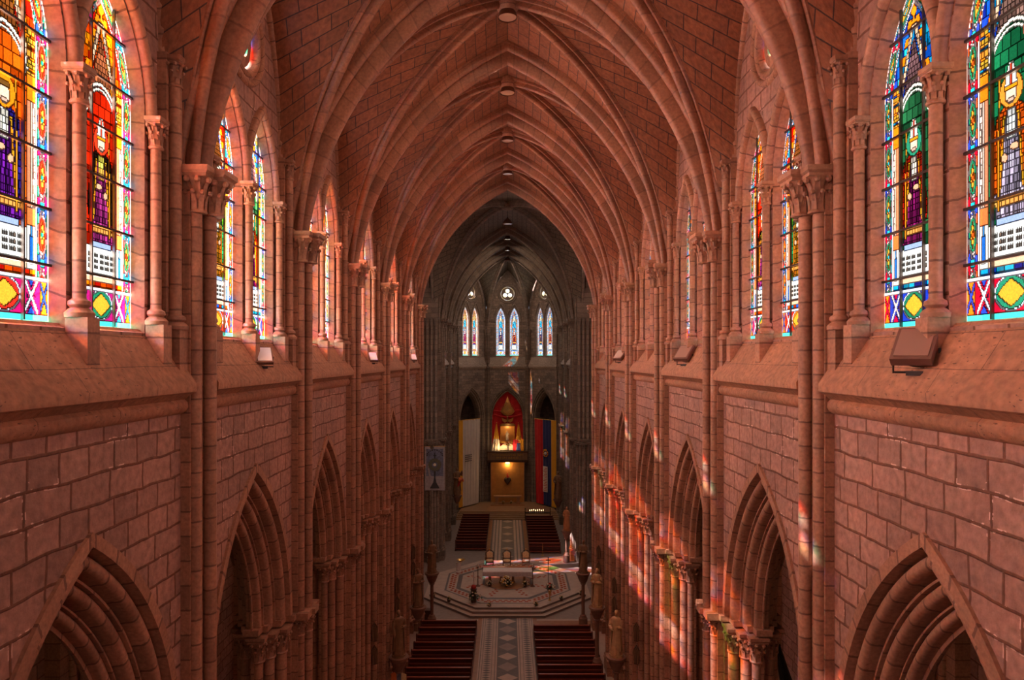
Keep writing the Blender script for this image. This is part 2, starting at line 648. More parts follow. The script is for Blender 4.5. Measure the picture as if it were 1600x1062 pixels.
# ------------------------------------------------------------------ arches and curves
def half_arc(c, r, n, drop=0.0):
    """angles for the quarter of a pointed arch whose centre lies c beyond the middle line"""
    tm = acos(max(-1, min(1, c / r)))
    t0 = math.asin(drop / r)
    return [(-c + r * cos(t0 + (tm - t0) * i / n), r * sin(t0 + (tm - t0) * i / n) - drop) for i in range(n + 1)]


def arch_outline(half, rise, spring, n=14, off=0.0, u0=0.0):
    """(u, h) points over the arch from the right spring over the apex to the left spring"""
    R = (half * half + rise * rise) / (2 * half)
    c = R - half
    r = half_arc(c, R + off, n)
    pts = [(u0 + u, spring + h) for u, h in r]
    return pts + [(u0 - u, spring + h) for u, h in reversed(r[:-1])]


def opening(half, rise, spring, base, n=14, off=0.0, u0=0.0):
    a = arch_outline(half, rise, spring, n, off, u0)
    return [(u0 + half + off, base)] + a + [(u0 - half - off, base)]


def arch_sweep(mb, half, rise, spring, prof, to3d, mat, n=16, stilt=0.0, u0=0.0, drop=0.0):
    """profile of (radial offset outward, depth) swept over a pointed arch, closed mitre at the apex"""
    c = (rise * rise + 2 * rise * drop - half * half) / (2 * half)
    R = sqrt(c * c + (rise + drop) ** 2)
    for sgn in (1, -1):
        rows = []
        if stilt:
            rows.append([to3d(u0 + sgn * (half + a), spring - stilt, b) for a, b in prof])
        arcs = [half_arc(c, R + a, n, drop) for a, b in prof]
        for i in range(n + 1):
            rows.append([to3d(u0 + sgn * arcs[j][i][0], spring + arcs[j][i][1], prof[j][1]) for j in range(len(prof))])
        # U follows the middle of the profile so that joints cross it squarely
        k = len(prof)
        U = [0]
        for i in range(1, len(rows)):
            U.append(U[-1] + (Vector(rows[i][k // 2]) - Vector(rows[i - 1][k // 2])).length)
        V = [0]
        for j in range(1, k):
            V.append(V[-1] + (Vector(rows[0][j]) - Vector(rows[0][j - 1])).length)
        mb.grid(rows, mat, uv=[[(U[i], V[j]) for j in range(k)] for i in range(len(rows))])


def arc_curve(p0, p1, n=16, stilt=0.0, off=0.0, drop=0.0):
    """rib line rising vertically from p0 and turning over to p1 (both 3-D); off: radial offset outward (extrados)"""
    p0, p1 = Vector(p0), Vector(p1)
    d = Vector((p1.x - p0.x, p1.y - p0.y, 0))
    L = d.length
    d.normalize()
    h0 = p0.z + stilt
    rise = p1.z - h0
    c = (rise * rise + 2 * rise * drop - L * L) / (2 * L)
    R = sqrt(c * c + (rise + drop) ** 2)
    t0 = math.asin(drop / (R + off))
    tm = acos(max(-1, min(1, c / (R + off))))
    pts = []
    tot = R * tm
    if stilt:
        m = max(1, int(round(n * stilt / (tot + stilt))))
    else:
        m = 0
    for i in range(m):
        pts.append(Vector((p0.x, p0.y, p0.z + stilt * i / m)) - d * off)
    k = n - m
    for i in range(k + 1):
        th = t0 + (tm - t0) * i / k
        q = L + c - (R + off) * cos(th)
        pts.append(Vector((p0.x, p0.y, h0)) + d * q + Vector((0, 0, (R + off) * sin(th) - drop)))
    return pts


def rib_sweep(mb, pts, prof, mat):
    """prof of (outward, lateral) points along a rib line that starts vertical"""
    d = Vector((pts[-1].x - pts[0].x, pts[-1].y - pts[0].y, 0)).normalized()
    lat = Vector((-d.y, d.x, 0))
    rows = []
    for i, p in enumerate(pts):
        t = (pts[min(i + 1, len(pts) - 1)] - pts[max(i - 1, 0)]).normalized()
        out = t.cross(lat)
        if out.dot(d) > 0 or (abs(out.dot(d)) < .2 and out.z < 0):
            out = -out
        rows.append([p + out * a + lat * b for a, b in prof])
    mb.grid(rows, mat)


def roll(ca, cb, r, n=6, ax=0):
    """half-round roll between (ca+r) and (ca-r) swelling towards smaller b"""
    return [(ca + r * cos(pi * i / n), cb - r * sin(pi * i / n)) for i in range(n + 1)]


def roll_out(ca, cb, r, n=6):
    """half-round roll swelling towards smaller a, running from b = cb - r to cb + r"""
    return [(ca - r * sin(pi * i / n), cb - r * cos(pi * i / n)) for i in range(n + 1)]


TRANS = [(1.10, -0.52), (0.62, -0.52), (0.62, -0.48), (0.55, -0.48)] + roll_out(0.50, -0.36, 0.12) + [(0.53, -0.22), (0.70, -0.20), (0.70, -0.17), (0.30, -0.165), (0.24, -0.15)] + roll_out(0.15, 0, 0.14, 8) + \
    [(0.24, 0.15), (0.30, 0.165), (0.70, 0.17), (0.70, 0.20), (0.53, 0.22)] + roll_out(0.50, 0.36, 0.12) + [(0.55, 0.48), (0.62, 0.48), (0.62, 0.52), (1.10, 0.52)]
DIAG = [(0.60, -0.23), (0.36, -0.23), (0.36, -.21)] + roll_out(0.28, -0.16, 0.05, 4) + [(0.42, -0.10)] + roll_out(0.13, 0, 0.105, 8) + [(0.42, 0.10)] + roll_out(0.28, 0.16, 0.05, 4) + [(.36, .21), (0.36, 0.23), (0.60, 0.23)]
FORM = [(0.30, 0.12), (0.30, -0.02)] + [(0.12 + 0.12 * cos(a), -0.02 - 0.12 * sin(a)) for a in [pi * i / 6 for i in range(7)]] + [(-0.02, 0.1)]

# ------------------------------------------------------------------ vaults
def lerp_web(mb, A, B, mat, k=5, va=None):
    """ruled cell between two rib lines; courses run from A to B"""
    n = len(A)
    V = [0]
    for i in range(1, n):
        V.append(V[-1] + (A[i] - A[i - 1]).length)
    rows, uv = [], []
    for i in range(n):
        w = (B[i] - A[i]).length
        rows.append([A[i].lerp(B[i], j / k) for j in range(k + 1)])
        uv.append([(w * j / k, V[-1] - V[i]) for j in range(k + 1)])
    mb.grid(rows, mat, uv=uv)


def quad_vault(mb, hx, hy, h0, ht, hd, hf, mat, tx=0.55, ty=0.45, stilt=2.0, n=18, fx=0.62, fy=0.8, drop=1.7):
    for sx in (1, -1):
        for sy in (1, -1):
            T = arc_curve((sx * hx, sy * (hy - ty), h0), (0, sy * (hy - ty), ht), n, off=tx + .15, drop=drop)
            D = arc_curve((sx * (hx + .1), sy * (hy - ty - .05), h0), (0, 0, hd), n, off=0.34, drop=min(drop, 1.1))
            Fc = arc_curve((sx * (hx + fx), sy * (hy - fy), h0), (sx * (hx + fx), 0, hf), n, stilt=stilt)
            lerp_web(mb, T, D, mat)
            lerp_web(mb, Fc, D, mat)


def rib_mesh(name, p0, p1, prof, mat='nave_shaft_stone', n=22, stilt=0.0):
    mb = MB()
    rib_sweep(mb, arc_curve(p0, p1, n, stilt=stilt), prof, mat)
    return mb.mesh(name)


H0, HT, HD, HF = 22.5, 30.55, 31.1, 30.15
mb = MB()
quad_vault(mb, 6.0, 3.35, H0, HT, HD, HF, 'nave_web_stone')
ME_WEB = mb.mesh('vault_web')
mb = MB()
arch_sweep(mb, 6.0, HT - H0, H0, TRANS, lambda u, h, b: (u, b, h), 'nave_rib_stone', n=22, drop=1.7)
ME_TRANS = mb.mesh('transverse_arch')
mb = MB()
for sx in (1, -1):
    for sy in (1, -1):
        rib_sweep(mb, arc_curve((sx * 6.1, sy * 3.05, H0), (0, 0, HD), 24, drop=1.1), DIAG, 'nave_rib_stone')
mb.lathe([(0.02, HD - .22), (0.2, HD - .2), (0.36, HD - .08), (0.42, HD + .1), (0.42, HD + .3)], n=12, mat='nave_shaft_stone')
ME_DIAG = mb.mesh('diagonal_ribs')
mb = MB()
arch_sweep(mb, 2.55, 30.0 - 24.5, 24.5, FORM, lambda u, h, b: (6.6 + b, u, h), 'nave_shaft_stone', n=18)
ME_FORM = mb.mesh('wall_rib')


# ------------------------------------------------------------------ capitals, shafts
def leaf(mb, ang, r0, z0, h, curl, w, mat):
    """a crocket leaf curling outward"""
    ca, sa = cos(ang), sin(ang)
    rows = []
    for i, (t, o) in enumerate(((0, 0), (.35, .1), (.7, .35), (.92, .8), (1.0, 1.15), (.9, 1.3))):
        r = r0 + curl * o
        z = z0 + h * t
        ww = w * (1 - .12 * i)
        rows.append([(r * ca - q * ww * sa, r * sa + q * ww * ca, z - abs(q) * h * .12) for q in (-1, -.4, .4, 1)])
    mb.grid(rows, mat)


def make_capital(name, r0, r1, h, ab, mat='nave_shaft_stone'):
    mb = MB()
    mb.lathe([(r0, -.04), (r0 + .035, -.03), (r0 + .045, 0.0), (r0 + .03, .03), (r0 + .01, .05), (r0 + .02, h * .4), (r0 + (r1 - r0) * .4, h * .62), (r1, h * .76)], n=12, mat=mat)
    for k in range(8):
        leaf(mb, 2 * pi * k / 8, r0 + .02, .05, h * .42, (r1 - r0) * .45, r0 * .42, mat)
    for k in range(8):
        leaf(mb, 2 * pi * (k + .5) / 8, r0 + .03, h * .28, h * .48, (r1 - r0) * .62, r0 * .45, mat)
    for k in range(8):
        an = 2 * pi * (k + .5) / 8
        rr = r0 + .03 + (r1 - r0) * .70
        mb.ball((rr * cos(an), rr * sin(an), h * .70), h * .075, mat, 6, 4)
        an = 2 * pi * k / 8
        rr = r0 + .02 + (r1 - r0) * .52
        mb.ball((rr * cos(an), rr * sin(an), .05 + h * .36), h * .06, mat, 6, 4)
    a = ab
    mb.box(-a * .86, a * .86, -a * .86, a * .86, h * .76, h * .83, mat, along=True)
    rows = [[(x * q, y * q, z) for x, y in ((-1, -1), (1, -1), (1, 1), (-1, 1))] for q, z in ((a * .86, h * .83), (a, h * .88), (a, h))]
    mb.grid(rows, mat, smooth=False, close=True)
    mb.poly([(-a, -a, h), (a, -a, h), (a, a, h), (-a, a, h)], mat)
    return mb.mesh(name)


CAP_BIG = make_capital('capital_big', 0.135, 0.30, 0.85, 0.33)
CAP_MID = make_capital('capital_mid', 0.15, 0.27, 0.72, 0.27)
CAP_SMALL = make_capital('capital_small', 0.095, 0.17, 0.55, 0.17)


def make_shaft(name, r, z0, z1, base=True, mat='nave_shaft_stone', n=12):
    mb = MB()
    pr = []
    if base:
        pr = [(r + .11, z0), (r + .115, z0 + .07), (r + .07, z0 + .12), (r + .03, z0 + .15), (r + .07, z0 + .19), (r + .06, z0 + .25), (r + .01, z0 + .28)]
    else:
        pr = [(r, z0)]
    mb.lathe(pr + [(r, z0 + .3), (r, z1)], n=n, mat=mat)
    return mb.mesh(name)


SH_FRONT_LOW = make_shaft('vault_shaft_low', 0.125, 0.9, 10.6)
SH_FRONT_UP = make_shaft('vault_shaft_up', 0.125, 11.3, 21.7, base=False)
SH_A = make_shaft('arcade_shaft_a', 0.165, 0.9, 10.6)
SH_B = make_shaft('arcade_shaft_b', 0.150, 0.9, 10.6)
SH_C = make_shaft('arcade_shaft_c', 0.130, 0.9, 10.6)
SH_FORM = make_shaft('wall_rib_shaft', 0.115, 19.35, 24.0)

# pier pieces, x measured from the pier axis (7.05), right-hand side
PX = 7.05
HALF = [(6.35, .60), (6.60, .60), (6.60, 0.98), (6.85, 0.98), (6.85, 1.36), (7.0, 1.36), (7.0, 1.66)]


def pier_outline(grow=0.0, front=6.35):
    q = [(x - PX, y) for x, y in HALF]
    right = q + [(-x, y) for x, y in reversed(q)]
    pts = right + [(x, -y) for x, y in reversed(right)]
    if grow:
        out = []
        n = len(pts)
        for x, y in pts:
            out.append((x + grow * (1 if x > 0 else -1), y + grow * (1 if y > 0 else -1)))
        pts = out
    return list(reversed(pts))


mb = MB()
mb.prism(pier_outline(), 0.8, 11.0, 'nave_shaft_stone')
mb.box(6.17 - PX, 6.5 - PX, -.5, .5, 0.8, 22.3, 'nave_shaft_stone', along=True)
ME_CORE = mb.mesh('core')
mb = MB()
mb.prism(pier_outline(.16), 0, .55, 'nave_shaft_stone')
mb.prism(pier_outline(.1), .55, .9, 'nave_shaft_stone')
mb.box(5.88 - PX, 6.5 - PX, -.62, .62, 0, .9, 'nave_shaft_stone', along=True)
ME_BASE = mb.mesh('base')
mb = MB()
mb.prism(pier_outline(.17), 11.18, 11.34, 'nave_shaft_stone')
mb.prism(pier_outline(.08), 11.06, 11.18, 'nave_shaft_stone')
mb.box(5.74 - PX, 6.5 - PX, -.2, .2, 11.18, 11.34, 'nave_shaft_stone', along=True)
mb.box(5.84 - PX, 6.5 - PX, -.6, .6, 11.14, 11.34, 'nave_shaft_stone', along=True)
ME_ABACUS = mb.mesh('abacus')
mb = MB()
mb.box(6.38 - .17 - PX, 6.6 - PX, -.16, .16, 18.5, 19.35, 'nave_shaft_stone', along=True)
ME_PLINTHS = mb.mesh('plinth')
mb = MB()
mb.box(6.44 - PX, 7.1 - PX, -.86, .86, 18.4, 24.6, 'nave_shaft_stone', along=True)
mb.box(6.28 - PX, 7.0 - PX, -.52, .52, 18.2, 22.6, 'nave_shaft_stone', along=True)
ME_UPCORE = mb.mesh('upper_core')


def make_pier(s, yk, grey, root):
    v = lambda me: variant(me, s, grey)
    part('core', v(ME_CORE), root)
    part('base', v(ME_BASE), root)
    part('abacus', v(ME_ABACUS), root)
    part('upper_core', v(ME_UPCORE), root)
    for q, (x, y) in enumerate(((6.0, 0), (6.14, -.33), (6.14, .33))):
        lx = s * (x - PX)
        lo = part('shaft', v(SH_FRONT_LOW), root, (lx, y, 0))
        up = part('vault_shaft', v(SH_FRONT_UP), root, (lx, y, 0))
        part('capital', v(CAP_SMALL), lo, (0, 0, 10.62))
        part('capital', v(CAP_BIG), up, (s * (-.1 if q == 0 else -.05), 0, 21.68))
    for sx in (-1, 1):
        for sy in (-1, 1):
            for me, cap, x, y in ((SH_A, CAP_MID, .54, .93), (SH_B, CAP_MID, .32, 1.28), (SH_C, CAP_MID, .12, 1.56)):
                if sx > 0 and me is SH_C:
                    continue
                sh = part('shaft', v(me), root, (s * sx * x, sy * y, 0))
                part('capital', v(cap), sh, (0, 0, 10.4))
    for sy in (-1, 1):
        sh = part('wall_shaft', v(SH_FORM), root, (s * (6.36 - PX), sy * .68, 0))
        part('capital', v(CAP_SMALL), sh, (0, 0, 24.0))
        part('plinth', v(ME_PLINTHS), root, (0, sy * .66, 0))


# ------------------------------------------------------------------ one bay of the nave wall (right-hand side, y from the bay centre)
ARC_HALF, ARC_RISE, ARC_SPR = 1.6, 3.4, 11.34
PROF = [(1.17, 0.06), (1.17, -.06), (.98, -.06), (.965, .02), (.935, .24), (.91, .24)] + roll(.80, .14, .105) + [(.69, .24), (.665, .36), (.62, .36), (.61, .25), (.57, .25), (.56, .46)] + \
    roll(.46, .37, .095) + [(.35, .48), (.335, .56), (.29, .56), (.285, .46), (.255, .46), (.25, .64)] + roll(.17, .57, .08) + [(.085, .64), (.07, .72), (0, .72)]
PROF = PROF + [(a, 1.4 - b) for a, b in reversed(PROF)]
mb = MB()
arch_sweep(mb, ARC_HALF, ARC_RISE, ARC_SPR, PROF, lambda u, h, b: (6.35 + b, u, h), 'nave_shaft_stone', n=18)
ME_ARCADE = mb.mesh('arcade_arch')

mb = MB()
hole = arch_outline(ARC_HALF, ARC_RISE, ARC_SPR, 14, off=1.15)
wall_out = [(3.35, ARC_SPR), (3.35, 18.25), (-3.35, 18.25), (-3.35, ARC_SPR)] + list(reversed(hole))
mb.sheet(wall_out, [], lambda u, h: (6.35, u, h), 'nave_wall_stone')
mb.sheet(wall_out, [], lambda u, h: (7.75, u, h), 'nave_wall_stone')
ME_LOWWALL = mb.mesh('wall_lower')


def lancet_hole(c, half, rise, spring, base, off):
    return [(p[0], p[1]) for p in opening(half, rise, spring, base - off, 12, off, c)]


def circle(c, h, r, n=24):
    return [(c + r * cos(2 * pi * i / n), h + r * sin(2 * pi * i / n)) for i in range(n)]


NAVE_WIN = dict(cs=(-1.09, 1.09), half=.875, rise=1.95, spring=23.2, base=19.35, oc=27.0, orad=.9)
APSE_WIN = dict(cs=(-.87, .87), half=.54, rise=1.75, spring=23.5, base=19.2, oc=27.1, orad=.9)


def window_wall(mb, W, u0, u1, h0, h1, to3, depth=.2, wallmat='nave_wall_stone', jmat='nave_shaft_stone', back=.5, top=None):
    holes, glass = [], []
    for c in W['cs']:
        holes.append(lancet_hole(c, W['half'], W['rise'], W['spring'], W['base'], .09))
        glass.append(lancet_hole(c, W['half'], W['rise'], W['spring'], W['base'], 0))
    holes.append(circle(0, W['oc'], W['orad']))
    glass.append(circle(0, W['oc'], W['orad'] - .08))
    outer = top or [(u0, h0), (u1, h0), (u1, h1), (u0, h1)]
    mb.sheet(outer, holes, lambda u, h: to3(u, h, 0), wallmat)
    mb.sheet(outer, holes, lambda u, h: to3(u, h, back), wallmat)
    for a, g in zip(holes, glass):
        mb.reveal(a, to3, 0, depth, jmat, shrink=g)
        mb.reveal(g, to3, depth, back, jmat, shrink=a)
    # stone plate of the oculus with three round lights
    cs = [(0 + .40 * W['orad'] * sin(t), W['oc'] + .40 * W['orad'] * cos(t)) for t in (0, 2 * pi / 3, 4 * pi / 3)]
    small = [circle(x, h, .30 * W['orad'], 12) for x, h in cs]
    mb.sheet(glass[-1], small, lambda u, h: to3(u, h, depth * .7), jmat)
    for q in small:
        mb.reveal(q, to3, depth * .7, depth * .7 + .1, jmat)


mb = MB()
NAVE3 = lambda u, h, b: (6.62 + b, u, h)
window_wall(mb, NAVE_WIN, -3.35, 3.35, 18.2, 31.6, NAVE3)
ME_WINWALL = mb.mesh('wall_upper')

# ledge under the windows with its lip and the roll below it
LEDGE = [(6.36, 17.72), (6.30, 17.74), (6.24, 17.78), (6.20, 17.86), (6.21, 17.95), (6.27, 18.01), (6.22, 18.04), (6.16, 18.10), (6.04, 18.16), (6.03, 18.30), (6.70, 19.33), (6.9, 19.33)]
mb = MB()
ys = (-2.86, 2.86)
acc = [0]
for i in range(1, len(LEDGE)):
    acc.append(acc[-1] + sqrt((LEDGE[i][0] - LEDGE[i - 1][0]) ** 2 + (LEDGE[i][1] - LEDGE[i - 1][1]) ** 2))
mb.grid([[(x, y, h) for x, h in LEDGE] for y in ys], 'nave_ledge_stone', uv=[[(y + 10, a) for a in acc] for y in ys], smooth=False)
for y in ys:
    mb.poly([(x, y, h) for x, h in LEDGE], 'nave_ledge_stone')
ME_LEDGE = mb.mesh('ledge')


def surround(W, to3, jmat='nave_shaft_stone'):
    """moulded arches over the pair of lancets and the rings of the oculus"""
    mb = MB()
    for c in W['cs']:
        d = abs(W['cs'][0])
        o1 = d - W['half']
        prof = [(o1 + .1, .02), (o1 + .09, -.06)] + [(o1 + .09 * cos(t), -.06 - .10 * sin(t)) for t in [pi * i / 6 for i in range(1, 7)]] + [(o1 - .10, 0.0)]
        arch_sweep(mb, W['half'], W['rise'], W['spring'], prof, to3, jmat, n=12, u0=c)
    # hood over both
    for r, w, dd in ((W['orad'] + .30, .09, .09), (W['orad'] + .08, .08, .06)):
        rows = []
        for i in range(33):
            t = 2 * pi * i / 32
            rows.append([to3((r + w * cos(q)) * sin(t), W['oc'] + (r + w * cos(q)) * cos(t), -dd * sin(q)) for q in [pi * j / 6 for j in range(7)]])
        mb.grid(rows, jmat)
    return mb.mesh('surround')


ME_SURR = surround(NAVE_WIN, NAVE3)
ME_SURR_APSE_CACHE = {}


def bars(W, c, to3, nrow=7):
    mb = MB()
    half, base, spring, rise = W['half'], W['base'], W['spring'], W['rise']
    R = (half * half + rise * rise) / (2 * half)
    cc = R - half
    top = spring + rise

    def wid(h):
        return half if h <= spring else max(0, sqrt(max(0, R * R - (h - spring) ** 2)) - cc)
    step = (top - base) / nrow
    for i in range(1, nrow):
        h = base + i * step
        w = wid(h)
        a, b_ = to3(c - w, h - .02, -.04), to3(c + w, h + .02, 0)
        pts = [to3(c + q * w, h + z, d) for d in (-.05, 0) for z in (-.02, .02) for q in (-1, 1)]
        for f in ((0, 1, 3, 2), (4, 5, 7, 6), (0, 1, 5, 4), (2, 3, 7, 6)):
            mb.poly([pts[j] for j in f], 'iron')
    for q in (-.36, .36):
        h1 = spring + sqrt(max(0, R * R - (abs(q) * half + cc) ** 2))
        pts = [to3(c + q * half + x, h, d) for d in (-.045, 0) for h in (base, h1) for x in (-.014, .014)]
        for f in ((0, 1, 3, 2), (4, 5, 7, 6), (0, 2, 6, 4), (1, 3, 7, 5)):
            mb.poly([pts[j] for j in f], 'iron')
    return mb.mesh('iron_bars')


GLASS3 = lambda u, h, b: (6.80 + b, u, h)
ME_BARS = bars(NAVE_WIN, 0, lambda u, h, b: (b, u, h))
ME_BARS_APSE = bars(APSE_WIN, 0, lambda u, h, b: (b, u, h))


# ------------------------------------------------------------------ stained glass: every cell of the pane carries the colour of its piece of glass
def glass_mesh(name, W, D, res=0.0195):
    half, rise, spring, base = W['half'], W['rise'], W['spring'], W['base']
    H = spring + rise - base
    sp = spring - base
    nx, ny = int(round(2 * half / res)), int(round(H / res))
    xs = np.linspace(-half, half, nx + 1)
    ys = np.linspace(0, H, ny + 1)
    cx, cy = (xs[1:] + xs[:-1]) / 2, (ys[1:] + ys[:-1]) / 2
    X, Y = np.meshgrid(cx, cy)
    R = (half * half + rise * rise) / (2 * half)
    cc = R - half
    e = np.where(Y <= sp, half - np.abs(X), R - np.sqrt((np.abs(X) + cc) ** 2 + np.maximum(0, Y - sp) ** 2))
    keep = e > -res * 1.1
    k = half / .875
    x, y = X / k, Y
    rng = np.random.RandomState(D['seed'])
    col = np.zeros(X.shape + (3,))
    reg = np.zeros(X.shape, int)

    def put(mask, c, rid):
        col[mask] = c
        reg[mask] = rid
    # irregular pieces
    def cells(sz, seed):
        r = np.random.RandomState(seed)
        jx = r.rand(400) * sz * .8
        j = np.floor(Y / (sz * 1.35)).astype(int)
        i = np.floor((X + 3 + jx[j % 400]) / sz).astype(int)
        return i, j, (i * 7919 + j * 104729) % 997
    i, j, cid = cells(.16 * k, D['seed'])
    tone = .55 + .75 * ((cid * 37) % 97) / 97.0
    back = np.array(D['back'])[(cid * 13) % len(D['back'])]
    put(keep, 0, 1)
    col[:] = back * tone[..., None]
    reg[:] = 10 + cid
    ax = np.abs(x)
    # gable with crockets above the head
    yg0, yg1 = sp - .15, sp + rise * .68
    gw = .44 * (yg1 - y) / (yg1 - yg0)
    g = (y > yg0) & (y < yg1) & (np.abs(ax - gw) < .045)
    put(g, (.95, .72, .55), 2)
    put((y > yg0 - .2) & (y < yg1) & (np.abs(ax - gw - .10) < .05) & (np.floor(y / .14).astype(int) % 2 == 0), (1.0, .62, .08), 3)
    put((y > yg1 - .1) & (y < yg1 + .32) & (ax < .05 + .035 * np.sin(y * 30)), (1.0, .66, .1), 3)
    put((y > yg0 + .1) & (y < yg1 - .35) & (ax < gw - .08), D['inner'], 4)
    # niche behind the saint
    nic = (ax < .45) & (y > 1.0) & (y < sp - .35)
    col[nic] = (np.array(D['niche']) * (tone[..., None] * .9))[nic]
    reg[nic] = 300 + cid[nic]
    # round arch with white ribs
    ya = sp - .38
    rr = np.sqrt(x * x + ((y - ya) / 1.25) ** 2)
    up = y >= ya
    disk = up & (rr < .46)
    col[disk] = (np.array(D['niche']) * tone[..., None])[disk]
    reg[disk] = 700 + cid[disk]
    put(up & (rr > .36) & (rr < .40), (.95, .93, .82), 5)
    put(up & (rr > .42) & (rr < .47), (.98, .9, .8), 6)
    # side columns
    c1 = (ax > .43) & (ax < .62) & (y > .75) & (y < ya)
    put(c1, (.98, .78, .66), 20)
    put(c1 & (ax < .50), (.85, .45, .30), 21)
    put(c1 & (ax > .55), (.98, .92, .88), 22)
    put((ax > .43) & (ax < .62) & (y > ya - .35) & (y < ya + .02), (.98, .6, .1), 23)
    put((ax > .43) & (ax < .62) & (y > ya + .02) & (y < ya + .75) & (np.sin(y * 40) > -.5), (.95, .7, .2), 24)
    put((ax > .43) & (ax < .62) & (y > 1.35) & (y < 1.6), (.9, .55, .25), 25)
    ck = (ax > .43) & (ax < .62) & (y > .72) & (y < 1.35)
    put(ck, (.98, .93, .85), 26)
    put(ck & (np.abs(ax - .525) < .035) & (y > .8) & (y < 1.22), (.10, .35, .70), 27)
    put(ck & (np.abs(ax - .525) < .02) & (y >= 1.2), (.2, .5, .8), 28)
    # plinth with an inscription
    put((ax < .43) & (y > .72) & (y < 1.3), (.99, .96, .9), 30)
    txt = (ax < .37) & (y > .93) & (y < 1.24) & ((y / .10) % 1 > .35) & (((np.floor((x + 2) / .021).astype(int) * 31 + np.floor(y / .10).astype(int) * 7) % 7) > 3)
    put(txt, (.45, .36, .30), 31)
    put((ax < .43) & (y > .72) & (y < .86), (.95, .72, .55), 32)
    put((ax < .28) & (y > 1.28) & (y < 1.42), (.55, .62, .78), 33)
    # the saint
    y0, y1 = 1.38, min(3.0, sp - 1.05)
    t = np.clip((y - y0) / (y1 - y0), 0, 1)
    wob = .02 * np.sin(y * 9 + D['seed'])
    wrobe = .30 - .06 * t + .05 * np.sin(t * 3.1) + wob
    body = (y > y0) & (y < y1)
    put(body & (ax < wrobe), D['robe'], 40)
    fold = body & (ax < wrobe) & (np.floor((x + 1) / .085).astype(int) % 2 == 0)
    col[fold] = np.array(D['robe']) * .6
    reg[fold] = 41
    cope = body & (ax > .10 + .12 * (1 - t)) & (ax < wrobe + .03) & (t > .25)
    put(cope, D['cope'], 42)
    put(cope & (np.abs(ax - (.12 + .12 * (1 - t))) < .03), (1.0, .68, .12), 43)
    put(body & (t > .12) & (t < .2) & (ax < wrobe), (1.0, .75, .3), 44)
    sh = y1
    put((y >= sh - .02) & (y < sh + .12) & (ax < .26 - (y - sh) * 1.2), D['cope'], 45)
    put((ax < .085) & (y > sh - .35) & (y < sh + .05), D['alb'], 46)
    # hands and staff
    hy = y0 + (y1 - y0) * .66
    put(((x + .06) ** 2 / .006 + (y - hy) ** 2 / .003) < 1, (.95, .62, .45), 47)
    put(((x - .12) ** 2 / .004 + (y - hy + .12) ** 2 / .004) < 1, (.95, .62, .45), 48)
    put((np.abs(x - .22 - .01 * np.sin(y)) < .018) & (y > y0 + .1) & (y < sh + .55), (1.0, .72, .15), 49)
    # head, halo, hat
    hc = sh + .25
    put((x * x / .045 + (y - hc - .04) ** 2 / .055) < 1, D['halo'], 50)
    put((x * x / .0105 + (y - hc) ** 2 / .021) < 1, (.97, .76, .62), 51)
    if D['mitre']:
        put((y > hc + .08) & (y < hc + .42) & (ax < .12 * np.sqrt(np.clip((hc + .45 - y) / .37, 0, 1))), (.98, .95, .85), 52)
        put((y > hc + .08) & (y < hc + .40) & (ax < .025), (.9, .2, .1), 53)
        put((y > hc + .06) & (y < hc + .12) & (ax < .115), (1, .7, .1), 54)
    else:
        put((y > hc + .09) & (y < hc + .17) & (ax < .10), D['hair'], 52)
    put((y > hc - .12) & (y < hc - .07) & (ax < .05), (.8, .6, .5), 55)
    # border that follows the edge
    B = .25 * k
    bd = (e < B) & (Y > .62)
    s_ = Y + (np.maximum(0, Y - sp) * .05)
    per = .84
    ph = (s_ / per)
    fr = ph - np.floor(ph)
    even = (np.floor(ph).astype(int) % 2) == 0
    ew = np.clip(e / B, 0, 1)
    put(bd, D['edge1'], 60)
    col[bd & even] = D['edge2']
    reg[bd & even] = 61
    dx = np.abs(ew - .5) * 2
    dy = np.abs(fr - .5) * 2
    put(bd & (np.abs(dx - (1 - dy)) < .10), (.95, .95, 1.0), 62)
    half_ = bd & (dx > .62) & (np.abs(dy - .5) < .2)
    put(half_, D['oval2'], 68)
    ov = bd & ((dx / .74) ** 2 + (dy / .70) ** 2 < 1)
    put(ov, (.96, .95, .98), 69)
    ov = bd & ((dx / .62) ** 2 + (dy / .62) ** 2 < 1)
    put(ov, D['oval'], 63)
    put(bd & (dx / .42 + dy / .5 < 1), (1.0, .80, .22), 64)
    put(bd & ((dx / .18) ** 2 + (dy / .15) ** 2 < 1), D['oval2'], 65)
    put(bd & (dy > .86) & (dx < .35), (.1, .65, .75), 66)
    put((e < .022) | ((np.abs(e - B) < .014) & (Y > .62)), (1.0, .97, 1.0), 67)
    # bottom band
    bb = (Y > .07) & (Y < .62)
    put(bb, D['edge2'], 70)
    q = np.abs(x)
    c0 = (q * q / .10 + (Y - .345) ** 2 / .062)
    put(bb & (np.abs(q - .52) < .14) & (np.abs(np.abs(q - .52) * 1.8 - np.abs(Y - .345)) < .05), (.95, .95, 1.0), 71)
    put(bb & (q > .36) & (q < .68) & (np.abs(np.abs(q - .52) * 1.8 - np.abs(Y - .345)) > .12) & (np.abs(q - .52) < .09), D['edge1'], 72)
    put(bb & (c0 < 1), (.96, .96, 1.0), 73)
    put(bb & (c0 < .8), D['oval'], 74)
    put(bb & ((q * 3.2) ** 1.1 + (np.abs(Y - .345) * 4.2) ** 1.1 < .8), (1.0, .84, .2), 75)
    put(bb & (q > .70), (.95, .45, .10), 76)
    put(bb & (q > .70) & (np.abs(np.abs(q - .785) * 2.6 - np.abs(Y - .345)) < .06), D['edge1'], 77)
    put((Y > .56) & (Y < .62), (.97, .95, .98), 78)
    put(Y <= .07, (.25, .85, .75), 79)
    fi, fj, fid = cells(.075 * k, D['seed'] + 50)
